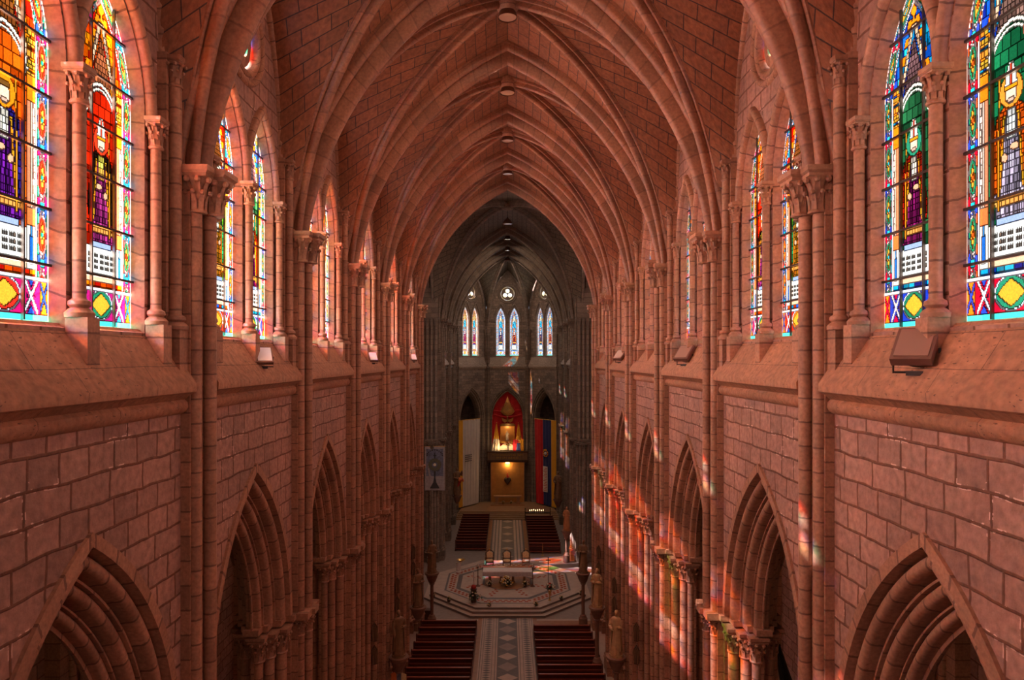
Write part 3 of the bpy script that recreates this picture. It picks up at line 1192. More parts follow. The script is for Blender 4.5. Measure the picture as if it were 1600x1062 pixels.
    tn = .62 + .5 * ((fid * 53) % 89) / 89.0
    sel = (reg >= 40) & (reg <= 46) | (reg == 2) | (reg == 22) | (reg == 4) | (reg == 24)
    col[sel] *= tn[sel][:, None]
    reg[sel] = reg[sel] * 1000 + (fid[sel] % 7) * (D['seed'] < 10)
    # leads between the pieces
    dark = np.zeros_like(keep)
    dark[:, 1:] |= reg[:, 1:] != reg[:, :-1]
    dark[1:, :] |= reg[1:, :] != reg[:-1, :]
    col = np.clip(col, 0, 1)
    gold = (col[..., 0] > .78) & (col[..., 1] > .45) & (col[..., 1] < .88) & (col[..., 2] < .42)
    col[gold] *= np.array([.95, .74, .8])
    col[dark] *= D.get('lead', .30)
    jit = 1 - .12 * rng.rand(*X.shape)
    col *= jit[..., None]
    # mesh
    vi = np.arange((nx + 1) * (ny + 1)).reshape(ny + 1, nx + 1)
    J, I = np.nonzero(keep)
    quads = np.stack([vi[J, I], vi[J, I + 1], vi[J + 1, I + 1], vi[J + 1, I]], 1)
    used, inv = np.unique(quads, return_inverse=True)
    quads = inv.reshape(-1, 4)
    gx, gy = np.meshgrid(xs, ys)
    co = np.stack([np.zeros(gx.size), gx.ravel(), gy.ravel() + base], 1)[used]
    me = bpy.data.meshes.new(name)
    nf = len(quads)
    me.vertices.add(len(co))
    me.vertices.foreach_set('co', co.astype(np.float32).ravel())
    me.loops.add(nf * 4)
    me.loops.foreach_set('vertex_index', quads.astype(np.int32).ravel())
    me.polygons.add(nf)
    me.polygons.foreach_set('loop_start', np.arange(0, nf * 4, 4, dtype=np.int32))
    me.update(calc_edges=True)
    ca = me.color_attributes.new('glass', 'BYTE_COLOR', 'CORNER')
    fc = col[J, I]
    srgb = np.clip(fc, 0, 1)
    rgba = np.ones((nf, 4, 4), np.float32)
    rgba[:, :, :3] = (srgb ** 2.0)[:, None, :]
    ca.data.foreach_set('color', rgba.ravel())
    me.materials.append(MATS['stained_glass'])
    return me


WARMB = [(1, .35, .03), (1, .55, .05), (.9, .12, .03), (1, .25, .03), (.8, .07, .04)]
BLUEB = [(.08, .35, .85), (.05, .55, .80), (.08, .2, .6), (.1, .65, .8), (.05, .12, .5)]
GREENB = [(.05, .22, .12), (.05, .5, .3), (.15, .18, .08), (.1, .45, .45), (.3, .22, .08)]
DESIGNS = [
    dict(seed=1, back=WARMB, inner=(.6, .3, .12), niche=[.95, .30, .05], robe=(.45, .12, .6), cope=(.15, .12, .45), alb=(.95, .9, .8), halo=(1, .65, .1), hair=(.4, .25, .1), mitre=False, edge1=(.1, .25, .65), edge2=(.75, .08, .35), oval=(.8, .15, .1), oval2=(.1, .7, .5)),
    dict(seed=2, back=WARMB, inner=(.7, .35, .2), niche=[.8, .12, .04], robe=(.75, .2, .5), cope=(.12, .08, .06), alb=(.95, .85, .3), halo=(.9, .2, .1), hair=(.9, .7, .5), mitre=True, edge1=(.1, .45, .7), edge2=(.7, .1, .4), oval=(.1, .45, .3), oval2=(.8, .15, .1)),
    dict(seed=3, back=BLUEB, inner=(.45, .3, .3), niche=[.12, .32, .18], robe=(.55, .1, .35), cope=(.62, .1, .05), alb=(.9, .8, .7), halo=(.15, .5, .35), hair=(.9, .7, .6), mitre=True, edge1=(.85, .05, .2), edge2=(.12, .2, .65), oval=(.08, .42, .28), oval2=(.1, .6, .7)),
    dict(seed=4, back=BLUEB, inner=(.5, .35, .3), niche=[.08, .35, .2], robe=(.85, .75, .85), cope=(.9, .3, .06), alb=(.98, .95, .9), halo=(1, .7, .2), hair=(.9, .75, .4), mitre=True, edge1=(.15, .25, .75), edge2=(.8, .06, .15), oval=(.1, .5, .35), oval2=(.9, .3, .1)),
    dict(seed=5, back=WARMB[1:] + BLUEB[:2], inner=(.6, .3, .12), niche=[.2, .45, .1], robe=(.85, .5, .1), cope=(.1, .5, .3), alb=(.95, .9, .8), halo=(1, .65, .1), hair=(.4, .25, .1), mitre=False, edge1=(.1, .3, .7), edge2=(.8, .15, .1), oval=(.9, .4, .1), oval2=(.1, .5, .7)),
]
GL = [glass_mesh('glass_pane_%d' % i, NAVE_WIN, D) for i, D in enumerate(DESIGNS)]
AP = [dict(seed=11, back=BLUEB, inner=(.95, .9, .7), niche=[.25, .75, .95], robe=(.25, .3, .35), cope=(.25, .1, .45), alb=(.98, .98, .98), halo=(.9, .6, .3), hair=(.3, .2, .1), mitre=False, edge1=(.9, .92, 1), edge2=(.85, .9, 1), oval=(.6, .75, 1), oval2=(.9, .9, 1)),
      dict(seed=12, back=BLUEB, inner=(.95, .9, .7), niche=[.25, .75, .95], robe=(.6, .08, .25), cope=(.9, .35, .08), alb=(.98, .98, .98), halo=(.9, .6, .3), hair=(.3, .2, .1), mitre=False, edge1=(.9, .92, 1), edge2=(.85, .9, 1), oval=(.6, .75, 1), oval2=(.9, .9, 1)),
      dict(seed=13, back=WARMB[:2] + [(1, .9, .5)], inner=(.95, .8, .4), niche=[.3, .8, .95], robe=(.75, .1, .6), cope=(.9, .15, .1), alb=(.98, .98, .98), halo=(.9, .6, .3), hair=(.3, .2, .1), mitre=False, edge1=(.95, .92, .8), edge2=(.95, .9, .8), oval=(1, .8, .4), oval2=(.9, .9, 1))]
for d in AP:
    d['lead'] = .6
GA = [glass_mesh('apse_pane_%d' % i, APSE_WIN, D, res=.04) for i, D in enumerate(AP)]


def disc_mesh(name, r, cols):
    mb = MB()
    n, rings = 24, 4
    me = bpy.data.meshes.new(name)
    vs, fs, fc = [(0, 0, 0)], [], []
    for a in range(1, rings + 1):
        for j in range(n):
            vs.append((0, r * a / rings * sin(2 * pi * j / n), r * a / rings * cos(2 * pi * j / n)))
    for a in range(rings):
        for j in range(n):
            j2 = (j + 1) % n
            if a == 0:
                fs.append((0, 1 + j, 1 + j2))
            else:
                fs.append((1 + (a - 1) * n + j, 1 + a * n + j, 1 + a * n + j2, 1 + (a - 1) * n + j2))
            fc.append(cols[(a * 3 + j // 2) % len(cols)])
    me.from_pydata(vs, [], fs)
    ca = me.color_attributes.new('glass', 'BYTE_COLOR', 'CORNER')
    out = []
    for p, c in zip(me.polygons, fc):
        for _ in p.loop_indices:
            out.extend([c[0] ** 2, c[1] ** 2, c[2] ** 2, 1])
    ca.data.foreach_set('color', out)
    me.materials.append(MATS['stained_glass'])
    return me


ME_OC = disc_mesh('oculus_pane', .86, [(1, .9, .7), (.1, .3, .8), (.95, .2, .1), (.95, .95, 1), (.1, .6, .5)])
ME_OC_APSE = disc_mesh('apse_oculus_pane', .86, [(1, .95, .8), (1, .9, .6), (.9, .95, 1)])

# window colonnettes
SH_WIN = make_shaft('window_colonnette', 0.095, 19.42, 22.68)
mb = MB()
mb.box(6.28, 6.62, -.15, .15, 18.7, 19.42, 'nave_shaft_stone', along=True)
ME_WPL = mb.mesh('plinths')

NWIN = [0]


def nave_window(s, yc, d0, d1, grey=False):
    NWIN[0] += 1
    r = struct('window_%d' % NWIN[0], None, (0, yc, 0))
    part('surround', variant(ME_SURR, s, grey), r)
    for y in (-2.22, 0, 2.22):
        part('plinth', variant(ME_WPL, s, grey), r, (0, y, 0))
        c = part('colonnette', variant(SH_WIN, s, grey), r, (s * 6.50, y, 0))
        part('capital', variant(CAP_SMALL, s, grey), c, (0, 0, 22.68))
    for y, d in ((-1.09, d0), (1.09, d1)):
        part('stained_glass', GL[d], r, (s * 6.83, y, 0))
        part('iron_bars', variant(ME_BARS, s), r, (s * 6.82, y, 0))
    part('oculus_glass', ME_OC, r, (s * 6.80, 0, NAVE_WIN['oc']))
    return r


# ------------------------------------------------------------------ the nave
pier_y = [Y0 + k * P for k in range(0, 8)]
ORD = ['', 'nearest to the camera', 'second from the camera', 'third from the camera', 'fourth from the camera', 'fifth from the camera', 'sixth from the camera', 'last before the crossing']
for s, side in ((-1, 'left'), (1, 'right')):
    w = struct('wall_' + side, None)
    for b in range(0, 7):
        yc = Y0 + (b + .5) * P
        part('arcade_wall', variant(ME_LOWWALL, s), w, (0, yc, 0))
        part('clerestory_wall', variant(ME_WINWALL, s), w, (0, yc, 0))
        trim(variant(ME_ARCADE, s), (0, yc, 0))
        trim(variant(ME_LEDGE, s), (0, yc, 0))
        trim(variant(ME_FORM, s), (0, yc, 0))
        dd = {(-1, 1): (0, 1), (1, 1): (3, 2), (-1, 2): (4, 2), (1, 2): (4, 1)}.get((s, b), ((b + 1) % 5, (b * 2 + (s > 0)) % 5))
        if s > 0 and b == 1:
            dd = (3, 2)
        nave_window(s, yc, *dd)
    for k in range(1, 8):
        if k == 1:
            r = struct('pier', None, (s * PX, pier_y[k], 0))
        else:
            r = thing('clustered_pier', 'red-lit stone clustered pier on the %s side of the nave, %s' % (side, ORD[k - 1] if k < 7 else ORD[7]), 'pillar', (s * PX, pier_y[k], 0), group='nave piers')
        make_pier(s, pier_y[k], False, r)
for b in range(0, 7):
    yc = Y0 + (b + .5) * P
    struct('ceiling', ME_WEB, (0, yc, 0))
    trim(ME_DIAG, (0, yc, 0))
for k in range(1, 8):
    trim(ME_TRANS, (0, pier_y[k], 0))

# west end behind the camera
mb = MB()
for s in (-1, 1):
    mb.box(min(s * 6.35, s * 7.0), max(s * 6.35, s * 7.0), -8.5, Y0, 0, 32, 'nave_wall_stone')
mb.box(-7, 7, -9, -8.5, 0, 32, 'nave_wall_stone')
mb.box(-7, 7, -8.5, Y0, 31.6, 32, 'nave_wall_stone')
struct('wall_west', mb.mesh('wall_west'))

# aisles: outer wall with wall-shafts, vault and roof
mb = MB()
quad_vault(mb, 2.55, 3.35, 11.34, 15.6, 16.3, 15.6, 'nave_web_stone', tx=.3, ty=.3, stilt=0.3, n=10, fx=.3, fy=.4, drop=0.0)
for sx in (1, -1):
    for sy in (1, -1):
        rib_sweep(mb, arc_curve((sx * 2.55, sy * 3.0, 11.34), (0, 0, 15.95), 12), DIAG, 'nave_shaft_stone')
ME_AVAULT = mb.mesh('aisle_vault')
mb = MB()
arch_sweep(mb, 2.5, 3.9, 11.34, TRANS, lambda u, h, b: (u, b, h), 'nave_shaft_stone', n=12)
ME_ATRANS = mb.mesh('aisle_arch')
mb = MB()
for q, (x, y) in enumerate(((0, 0), (.18, .28), (.18, -.28), (.36, .55), (.36, -.55))):
    mb.lathe([(.13, .3), (.13, 10.7)], (x, y, 0), n=10, mat='nave_shaft_stone')
    mb.lathe([(.13, 10.7), (.17, 10.72), (.14, 10.78), (.16, 11.0), (.27, 11.18), (.29, 11.34)], (x, y, 0), n=8, mat='nave_shaft_stone')
    for k in range(6):
        leaf(mb, 2 * pi * k / 6, .16, 10.8, .32, .09, .06, 'nave_shaft_stone') if q == 0 else None
mb.box(.2, .9, -.8, .8, 0, 11.34, 'nave_shaft_stone', along=True)
mb.box(-.1, .9, -.85, .85, 0, .5, 'nave_shaft_stone', along=True)
ME_RESP = mb.mesh('respond')
for s, side in ((-1, 'left'), (1, 'right')):
    mb = MB()
    x0 = 13.4
    mb.sheet([(-8, 0), (47, 0), (47, 17.2), (-8, 17.2)], [], lambda u, h: (s * x0, u, h), 'nave_wall_stone')
    mb.sheet([(-8, 0), (47, 0), (47, 17.2), (-8, 17.2)], [], lambda u, h: (s * (x0 + .8), u, h), 'nave_wall_stone')
    mb.box(min(s * 7.1, s * 14.3), max(s * 7.1, s * 14.3), -8.5, 47, 17.0, 17.3, 'nave_wall_stone')
    mb.box(min(s * 7.1, s * 14.3), max(s * 7.1, s * 14.3), -8.9, -8.5, 0, 17.3, 'nave_wall_stone')
    struct('wall_%s_aisle' % side, mb.mesh('aisle_wall'))
    for b in range(0, 7):
        struct('ceiling', ME_AVAULT, (s * 10.5, Y0 + (b + .5) * P, 0))
    for k in range(1, 8):
        trim(ME_ATRANS, (s * 10.5, pier_y[k], 0))
        trim(variant(ME_RESP, s), (s * 12.75, pier_y[k], 0))

# ------------------------------------------------------------------ crossing
YA, YB = pier_y[7], 63.2
YM = (YA + YB) / 2
HC = (YB - YA) / 2
mb = MB()
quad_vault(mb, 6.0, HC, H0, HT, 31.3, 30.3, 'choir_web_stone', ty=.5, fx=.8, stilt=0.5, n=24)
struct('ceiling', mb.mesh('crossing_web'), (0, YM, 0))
mb = MB()
for sx in (1, -1):
    for sy in (1, -1):
        rib_sweep(mb, arc_curve((sx * 6.1, sy * (HC - .3), H0), (0, 0, 31.1), 26, drop=1.7), DIAG, 'choir_shaft_stone')
mb.lathe([(0.02, 30.9), (0.3, 30.95), (0.5, 31.1), (0.55, 31.4)], n=12, mat='choir_shaft_stone')
trim(mb.mesh('crossing_ribs'), (0, YM, 0))
for s in (-1, 1):
    mb = MB()
    arch_sweep(mb, HC - .7, 7.2, H0, TRANS, lambda u, h, b: (s * (6.95 + b), u, h), 'choir_shaft_stone', n=20)
    trim(mb.mesh('crossing_arch'), (0, YM, 0))
    mb = MB()
    # transept: side walls, end wall with windows, roof
    W = dict(cs=(-1.9, 1.9), half=1.2, rise=2.6, spring=20.5, base=13.5, oc=26.5, orad=1.2)
    window_wall(mb, W, -HC, HC, 0, 32, lambda u, h, b: (s * (16 + b), YM + u, h), wallmat='choir_wall_stone', jmat='choir_shaft_stone')
    for y in (YA + .6, YB - .6):
        mb.sheet([(7.6, 0), (16.5, 0), (16.5, 32), (7.6, 32)], [], lambda u, h: (s * u, y, h), 'choir_wall_stone')
    mb.box(min(s * 7, s * 16.5), max(s * 7, s * 16.5), YA, YB, 31.6, 32, 'choir_wall_stone')
    struct('wall_%s_transept' % ('left' if s < 0 else 'right'), mb.mesh('transept'))
    NWIN[0] += 1
    r = struct('window_%d' % NWIN[0], None, (s * 16.15, YM, 0))
    for c, d in ((-1.9, 4), (1.9, 0)):
        o = part('stained_glass', GL[d], r, (0, c, 13.5 - 19.35 * 1.55))
        o.scale = (1, 1.38, 1.55)
    o = part('oculus_glass', ME_OC, r, (0, 0, 26.5))
    o.scale = (1, 1.35, 1.35)

# far crossing piers are broad: an ordinary choir pier and a bundle of shafts turned to the nave
mb = MB()
for i in range(6):
    x = 6.62 + i * .40
    yy = -.95 + .05 * (i % 2)
    mb.lathe([(.2, .9), (.2, 1.1), (.13, 1.2), (.13, 21.75)], (x - PX, yy, 0), n=10, mat='choir_shaft_stone')
    mb.lathe([(.13, 21.75), (.17, 21.8), (.14, 21.85), (.17, 22.1), (.24, 22.3), (.26, 22.5)], (x - PX, yy, 0), n=8, mat='choir_shaft_stone')
mb.box(6.45 - PX, 8.9 - PX, -.85, .7, 0, 30, 'choir_shaft_stone', along=True)
mb.box(6.35 - PX, 8.9 - PX, -1.2, .8, 0, .9, 'choir_shaft_stone', along=True)
mb.box(6.35 - PX, 8.9 - PX, -1.22, -.7, 22.5, 22.65, 'choir_shaft_stone', along=True)
ME_BUNDLE = mb.mesh('shaft_bundle')

# ------------------------------------------------------------------ choir
CH = [63.2, 69.9, 76.6]
NAMES = ['grey stone pier bundle on the %s at the far side of the crossing', 'grey stone clustered pier on the %s, midway along the choir', 'grey stone clustered pier on the %s where the apse begins']
for s, side in ((-1, 'left'), (1, 'right')):
    w = struct('wall_%s_choir' % side, None)
    for i in range(2):
        yc = (CH[i] + CH[i + 1]) / 2
        part('arcade_wall', variant(ME_LOWWALL, s, True), w, (0, yc, 0))
        part('clerestory_wall', variant(ME_WINWALL, s, True), w, (0, yc, 0))
        mb = MB()
        mb.sheet([(-3.35, 0), (3.35, 0), (3.35, 17.5), (-3.35, 17.5)], [], lambda u, h: (8.3, u, h), 'choir_wall_stone')
        part('aisle_screen', variant(mb.mesh('aisle_screen'), s), w, (0, yc, 0))
        trim(variant(ME_ARCADE, s, True), (0, yc, 0))
        trim(variant(ME_LEDGE, s, True), (0, yc, 0))
        trim(variant(ME_FORM, s, True), (0, yc, 0))
        nave_window(s, yc, (i + 2) % 5, (i + 3) % 5, True)
    for i in range(3):
        r = thing('clustered_pier', NAMES[i] % side, 'pillar', (s * PX, CH[i], 0), group='choir piers')
        make_pier(s, CH[i], True, r)
        if i == 0:
            part('shaft_bundle', variant(ME_BUNDLE, s), r)
    mb = MB()
    mb.sheet([(76.6, 0), (81.5, 0), (81.5, 31.6), (76.6, 31.6)], [], lambda u, h: (s * 6.35, u, h), 'choir_wall_stone')
    part('apse_side_wall', mb.mesh('apse_side_wall'), w)
for i in range(2):
    yc = (CH[i] + CH[i + 1]) / 2
    struct('ceiling', variant(ME_WEB, 1, True), (0, yc, 0))
    trim(variant(ME_DIAG, 1, True), (0, yc, 0))
for i in range(3):
    trim(variant(ME_TRANS, 1, True), (0, CH[i], 0))

# ------------------------------------------------------------------ apse
AC = [(6.3, 76.9), (6.3, 81.5), (2.65, 86.0), (-2.65, 86.0), (-6.3, 81.5), (-6.3, 76.9)]
BOSS = Vector((0, 80.2, 31.2))
mbw = MB()
mbr = MB()
N = 16
prev = None
lines = []
for x, y in AC:
    lines.append(arc_curve((x, y, H0), BOSS, N, drop=1.7))
    dirv = Vector((BOSS.x - x, BOSS.y - y, 0)).normalized()
    rib_sweep(mbr, arc_curve((x + dirv.x * .25, y + dirv.y * .25, H0), BOSS - Vector((0, 0, .25)), 20, drop=1.7), DIAG, 'choir_shaft_stone')
for i in range(5):
    a, c = Vector((*AC[i], 0)), Vector((*AC[i + 1], 0))
    m_ = (a + c) / 2
    out = Vector((m_.x, m_.y - 80.2, 0)).normalized() * .05
    top = Vector((m_.x, m_.y, 30.1 if i in (1, 2, 3) else 29.5)) + out
    for L0, p in ((lines[i], a), (lines[i + 1], c)):
        Fc = arc_curve((p.x, p.y, H0), top, N, stilt=1.6)
        lerp_web(mbw, Fc, L0, 'choir_web_stone')
for sx in (1, -1):
    T = arc_curve((sx * 6.0, 76.9, H0), (0, 76.9, HT), N, off=.7, drop=1.7)
    lerp_web(mbw, T, lines[0] if sx > 0 else lines[5], 'choir_web_stone')
mbr.lathe([(0.02, 30.85), (0.25, 30.9), (0.4, 31.0), (0.45, 31.3)], (0, 80.2, 0), n=12, mat='choir_shaft_stone')
struct('ceiling', mbw.mesh('apse_web'))
trim(mbr.mesh('apse_ribs'))

AP_PROF = [(.62, .0), (.62, -.07), (.5, -.07), (.48, .06)] + roll(.38, .1, .09, 5) + [(.28, .22), (.24, .22)] + roll(.14, .26, .09, 5) + [(.04, .4), (0, .4), (0, 1.0)]
wall = struct('wall_apse', None)
for i in range(1, 4):
    a, c = Vector((*AC[i], 0)), Vector((*AC[i + 1], 0))
    m_ = (a + c) / 2
    d = (c - a).normalized()
    nrm = Vector((d.y, -d.x, 0))
    if nrm.dot(m_ - Vector((0, 79, 0))) < 0:
        nrm = -nrm
    hw = (c - a).length / 2
    rot = atan2(d.y, d.x)

    def T3(u, h, b, m_=m_, d=d, nrm=nrm):
        q = m_ + d * u + nrm * b
        return (q.x, q.y, h)
    hh = 1.95 if i == 2 else 1.75
    mb = MB()
    o = opening(hh, 3.35, 11.2, 0, 12, off=.6)
    mb.sheet([(hw, 0), (hw, 17.8), (-hw, 17.8), (-hw, 0)] + [(p[0], p[1]) for p in reversed(o)], [], lambda u, h: T3(u, h, 0), 'choir_wall_stone')
    # deep recess behind the opening
    if i == 2:
        for u in (-2.45, 2.45):
            mb.poly([T3(u, 0, 0), T3(u, 0, 2.0), T3(u, 16, 2.0), T3(u, 16, 0)], 'choir_wall_stone', [(0, 0), (2, 0), (2, 16), (0, 16)])
        mb.sheet([(-2.45, 0), (2.45, 0), (2.45, 16), (-2.45, 16)], [], lambda u, h: T3(u, h, 2.0), 'choir_wall_stone')
        mb.poly([T3(-2.45, 16, 0), T3(2.45, 16, 0), T3(2.45, 16, 2), T3(-2.45, 16, 2)], 'choir_wall_stone')
    else:
        for u in (-2.6, 2.6):
            mb.poly([T3(u, 0, 0), T3(u, 0, 3.2), T3(u, 17, 3.2), T3(u, 17, 0)], 'choir_wall_stone', [(0, 0), (3.2, 0), (3.2, 17), (0, 17)])
        mb.sheet([(-2.6, 0), (2.6, 0), (2.6, 17), (-2.6, 17)], [], lambda u, h: T3(u, h, 3.2), 'choir_wall_stone')
        mb.poly([T3(-2.6, 17, 0), T3(2.6, 17, 0), T3(2.6, 17, 3.2), T3(-2.6, 17, 3.2)], 'choir_wall_stone')
    window_wall(mb, APSE_WIN, -hw, hw, 17.8, 31.2, lambda u, h, b: T3(u, h, b + .12), wallmat='choir_wall_stone', jmat='choir_shaft_stone')
    # string course and sloping sill
    sl = [(0.02, 17.45), (-.1, 17.55), (-.2, 17.75), (-.2, 17.88), (.16, 19.15)]
    mb.grid([[T3(u, h, b) for b, h in sl] for u in (-hw, hw)], 'choir_ledge_stone', uv=[[(u + 5, h) for b, h in sl] for u in (-hw, hw)], smooth=False)
    part('apse_panel', mb.mesh('apse_panel'), wall)
    mb = MB()
    arch_sweep(mb, hh, 3.35, 11.2, AP_PROF, T3, 'choir_shaft_stone', n=14)
    # jambs: colonnettes with capitals
    for sg in (-1, 1):
        for aa, bb in ((.50, .05), (.36, .12), (.14, .28)):
            q = T3(sg * (hh + aa), 0, bb)
            mb.lathe([(.16, 0), (.16, .3), (.095, .4), (.095, 10.7), (.13, 10.72), (.11, 10.8), (.15, 11.0), (.19, 11.1), (.19, 11.22)], (q[0], q[1], 0), n=8, mat='choir_shaft_stone')
        rows = [[T3(sg * (hh + a_), h, b_) for a_, b_ in ((.6, 0.02), (.42, .06), (.3, .22), (.05, .4), (.05, 1.0))] for h in (0, 11.2)]
        mb.grid(rows, 'choir_shaft_stone', smooth=False)
    trim(mb.mesh('apse_arch'))
    mb = MB()
    arch_sweep(mb, hw - .45, 30.0 - 23.6, 23.6, FORM, lambda u, h, b: T3(u, h, b + .1), 'choir_shaft_stone', n=14)
    trim(mb.mesh('apse_wall_rib'))
    NWIN[0] += 1
    q = T3(0, 0, .34)
    r = struct('window_%d' % NWIN[0], None, (q[0], q[1], 0), rotz=rot - pi / 2)
    sg = 1
    part('surround', surround(APSE_WIN, lambda u, h, b: ((.22 + -b) * (1 if False else 1) * 0 + (b - .22) * (-1 if False else 1) * (1 if (Matrix.Rotation(rot - pi / 2, 3, 'Z') @ Vector((1, 0, 0))).dot(nrm) > 0 else -1), u, h), 'choir_shaft_stone'), r)
    for u in (-.87, .87):
        dsg = {1: (1, 0), 2: (1, 0), 3: (2, 2)}[i]
        part('stained_glass', GA[dsg[0] if u < 0 else dsg[1]], r, (0, u, 0))
    part('oculus_glass', ME_OC_APSE, r, (0, 0, APSE_WIN['oc']))

# apse corner shafts
for n_, (x, y) in enumerate(AC[1:5]):
    dirv = Vector((-x, 79.5 - y, 0)).normalized()
    lat = Vector((-dirv.y, dirv.x, 0))
    mb = MB()
    for a_, b_ in ((.30, 0), (.14, .24), (.14, -.24)):
        q = dirv * a_ + lat * b_
        mb.lathe([(.2, 0), (.2, .4), (.11, .5), (.11, 21.75), (.15, 21.8), (.12, 21.86), (.15, 22.1), (.22, 22.3), (.24, 22.5)], (q.x, q.y, 0), n=10, mat='choir_shaft_stone')
        mb.box(q.x - .16, q.x + .16, q.y - .16, q.y + .16, 17.6, 17.85, 'choir_shaft_stone', along=True)
    mb.lathe([(.3, 0), (.3, 22.5)], (0, 0, 0), n=8, mat='choir_shaft_stone', smooth=False)
    tag(link('wall_column', mb.mesh('wall_column'), None, (x, y, 0)), 'slender grey triple shaft in the apse corner ' + ['on the far right', 'just right of the golden altar', 'just left of the golden altar', 'on the far left'][n_], 'column', 'apse corner shafts')

# ------------------------------------------------------------------ floor
mb = MB()
mb.poly([(-16.5, -9, 0), (16.5, -9, 0), (16.5, 90, 0), (-16.5, 90, 0)], 'mid_marble')
struct('floor', mb.mesh('floor'))


def quad(mb, x0, x1, y0, y1, z, mat):
    mb.poly([(x0, y0, z), (x1, y0, z), (x1, y1, z), (x0, y1, z)], mat)


mb = MB()
e = .006
quad(mb, -7, 7, 38, 48.5, e * .5, 'pale_marble')
quad(mb, -6.2, 6.2, 46.9, 48.2, e, 'brown_border')
quad(mb, -2.1, 2.1, 0, 49.0, e * 1.5, 'brown_border')
quad(mb, -1.82, 1.82, 0, 49.0, e * 2, 'pale_marble')
for s in (-1, 1):
    # chequer bands: dark triangles in the pale strip
    xa, xb = s * 1.0, s * 1.55
    for x in (s * .78, s * 1.72):
        quad(mb, x - .02, x + .02, 0, 49, e * 2.5, 'grey_marble')
    for i in range(88):
        y = 22.2 + i * .305
        xm = (xa + xb) / 2
        mb.poly([(xm - .25, y, e * 2.5), (xm, y + .13, e * 2.5), (xm + .25, y, e * 2.5), (xm, y - .13, e * 2.5)], 'grey_marble')
    quad(mb, (xa + xb) / 2 - .28 - .03, (xa + xb) / 2 - .28, 0, 49, e * 2.5, 'grey_marble')
    quad(mb, (xa + xb) / 2 + .28, (xa + xb) / 2 + .31, 0, 49, e * 2.5, 'grey_marble')
quad(mb, -.66, .66, 0, 49, e * 2.5, 'grey_marble')
for i in range(17):
    y = 48.06 - i * 2.83
    mb.poly([(-.62, y, e * 3), (0, y - .52, e * 3), (.62, y, e * 3), (0, y + .52, e * 3)], 'pale_marble')
    yy = y - 1.41
    mb.poly([(-.62, yy, e * 3), (0, yy - .62, e * 3), (.62, yy, e * 3), (0, yy + .62, e * 3)], 'mid_marble')
# choir strip
quad(mb, -6.2, 6.2, 61.0, 78.3, e * .4, 'mid_marble')
for s in (-1, 1):
    quad(mb, min(s * 1.72, s * 2.15), max(s * 1.72, s * 2.15), 61, 78.3, e, 'brown_border')
    for x0, x1, m in ((.66, .88, 'pale_marble'), (.88, 1.0, 'grey_marble'), (1.0, 1.22, 'pale_marble'), (1.22, 1.34, 'grey_marble'), (1.34, 1.55, 'pale_marble'), (1.55, 1.72, 'grey_marble')):
        quad(mb, min(s * x0, s * x1), max(s * x0, s * x1), 61, 78.3, e * 1.2, m)
quad(mb, -.66, .66, 61, 78.3, e * 1.2, 'grey_marble')
for i in range(6):
    y = 63.8 + i * 2.75
    mb.poly([(-.6, y, e * 2), (0, y - .55, e * 2), (.6, y, e * 2), (0, y + .55, e * 2)], 'pale_marble')
struct('floor_inlay', mb.mesh('floor_inlay'))

# octagonal platform under the crossing
OY = 55.2


def octo(a, z, cy=0.0):
    r = a / cos(pi / 8)
    return [(r * cos(pi / 8 + k * pi / 4), cy + r * sin(pi / 8 + k * pi / 4)) for k in range(8)]


plat = tag(link('altar_platform', None, None, (0, OY, 0)), 'wide octagonal marble platform of three steps with inlaid bands under the altar', 'platform')
for i, (a, z0, z1) in enumerate(((6.5, 0, .17), (6.12, .17, .34), (5.74, .34, .5))):
    mb = MB()
    mb.prism(octo(a, 0), z0, z1 - .03, 'mid_marble', top_mat='grey_marble')
    mb.prism(octo(a + .03, 0), z1 - .03, z1, 'grey_marble', top_mat='pale_marble')
    part('step', mb, plat)
mb = MB()


def oct_ring(mb, a0, a1, z, mat):
    p, q = octo(a0, 0), octo(a1, 0)
    for k in range(8):
        k2 = (k + 1) % 8
        mb.poly([(*p[k], z), (*p[k2], z), (*q[k2], z), (*q[k], z)], mat)


zt = .503
oct_ring(mb, 5.0, 4.84, zt, 'grey_marble')
oct_ring(mb, 4.84, 4.1, zt, 'pale_marble')
oct_ring(mb, 4.1, 3.75, zt, 'grey_marble')
oct_ring(mb, 3.75, 2.0, zt, 'pale_marble')
oct_ring(mb, 2.0, 1.86, zt, 'grey_marble')
oct_ring(mb, 1.86, 0.02, zt, 'brown_border')
for k in range(8):
    R3 = Matrix.Rotation(k * pi / 4, 3, 'Z')
    n_ = 9
    for i in range(n_):
        u = (i - (n_ - 1) / 2) * .44
        for j, aa in enumerate((4.35, 4.6)):
            uu = u + (.11 if j else -.11)
            if abs(uu) > aa * .40:
                continue
            q = [R3 @ Vector((aa + dx, uu + du, zt + .003)) for dx, du in ((-.10, -.13), (.10, -.13), (.10, .13), (-.10, .13))]
            mb.poly(q, 'red_marble')
    for i in range(6):
        for sg in (-1, 1):
            a_ = 2.2 + i * .26
            R4 = Matrix.Rotation(k * pi / 4 + pi / 8, 3, 'Z')
            q = [R4 @ Vector((a_ + dx, sg * .12 + du, zt + .003)) for dx, du in ((-.11, -.10), (.11, -.10), (.11, .10), (-.11, .10))]
            if (i % 2) == (sg > 0):
                mb.poly(q, 'red_marble')
part('inlay', mb, plat)
mb = MB()
mb.prism(octo(5.3, 0), .5, .501, 'pale_marble')

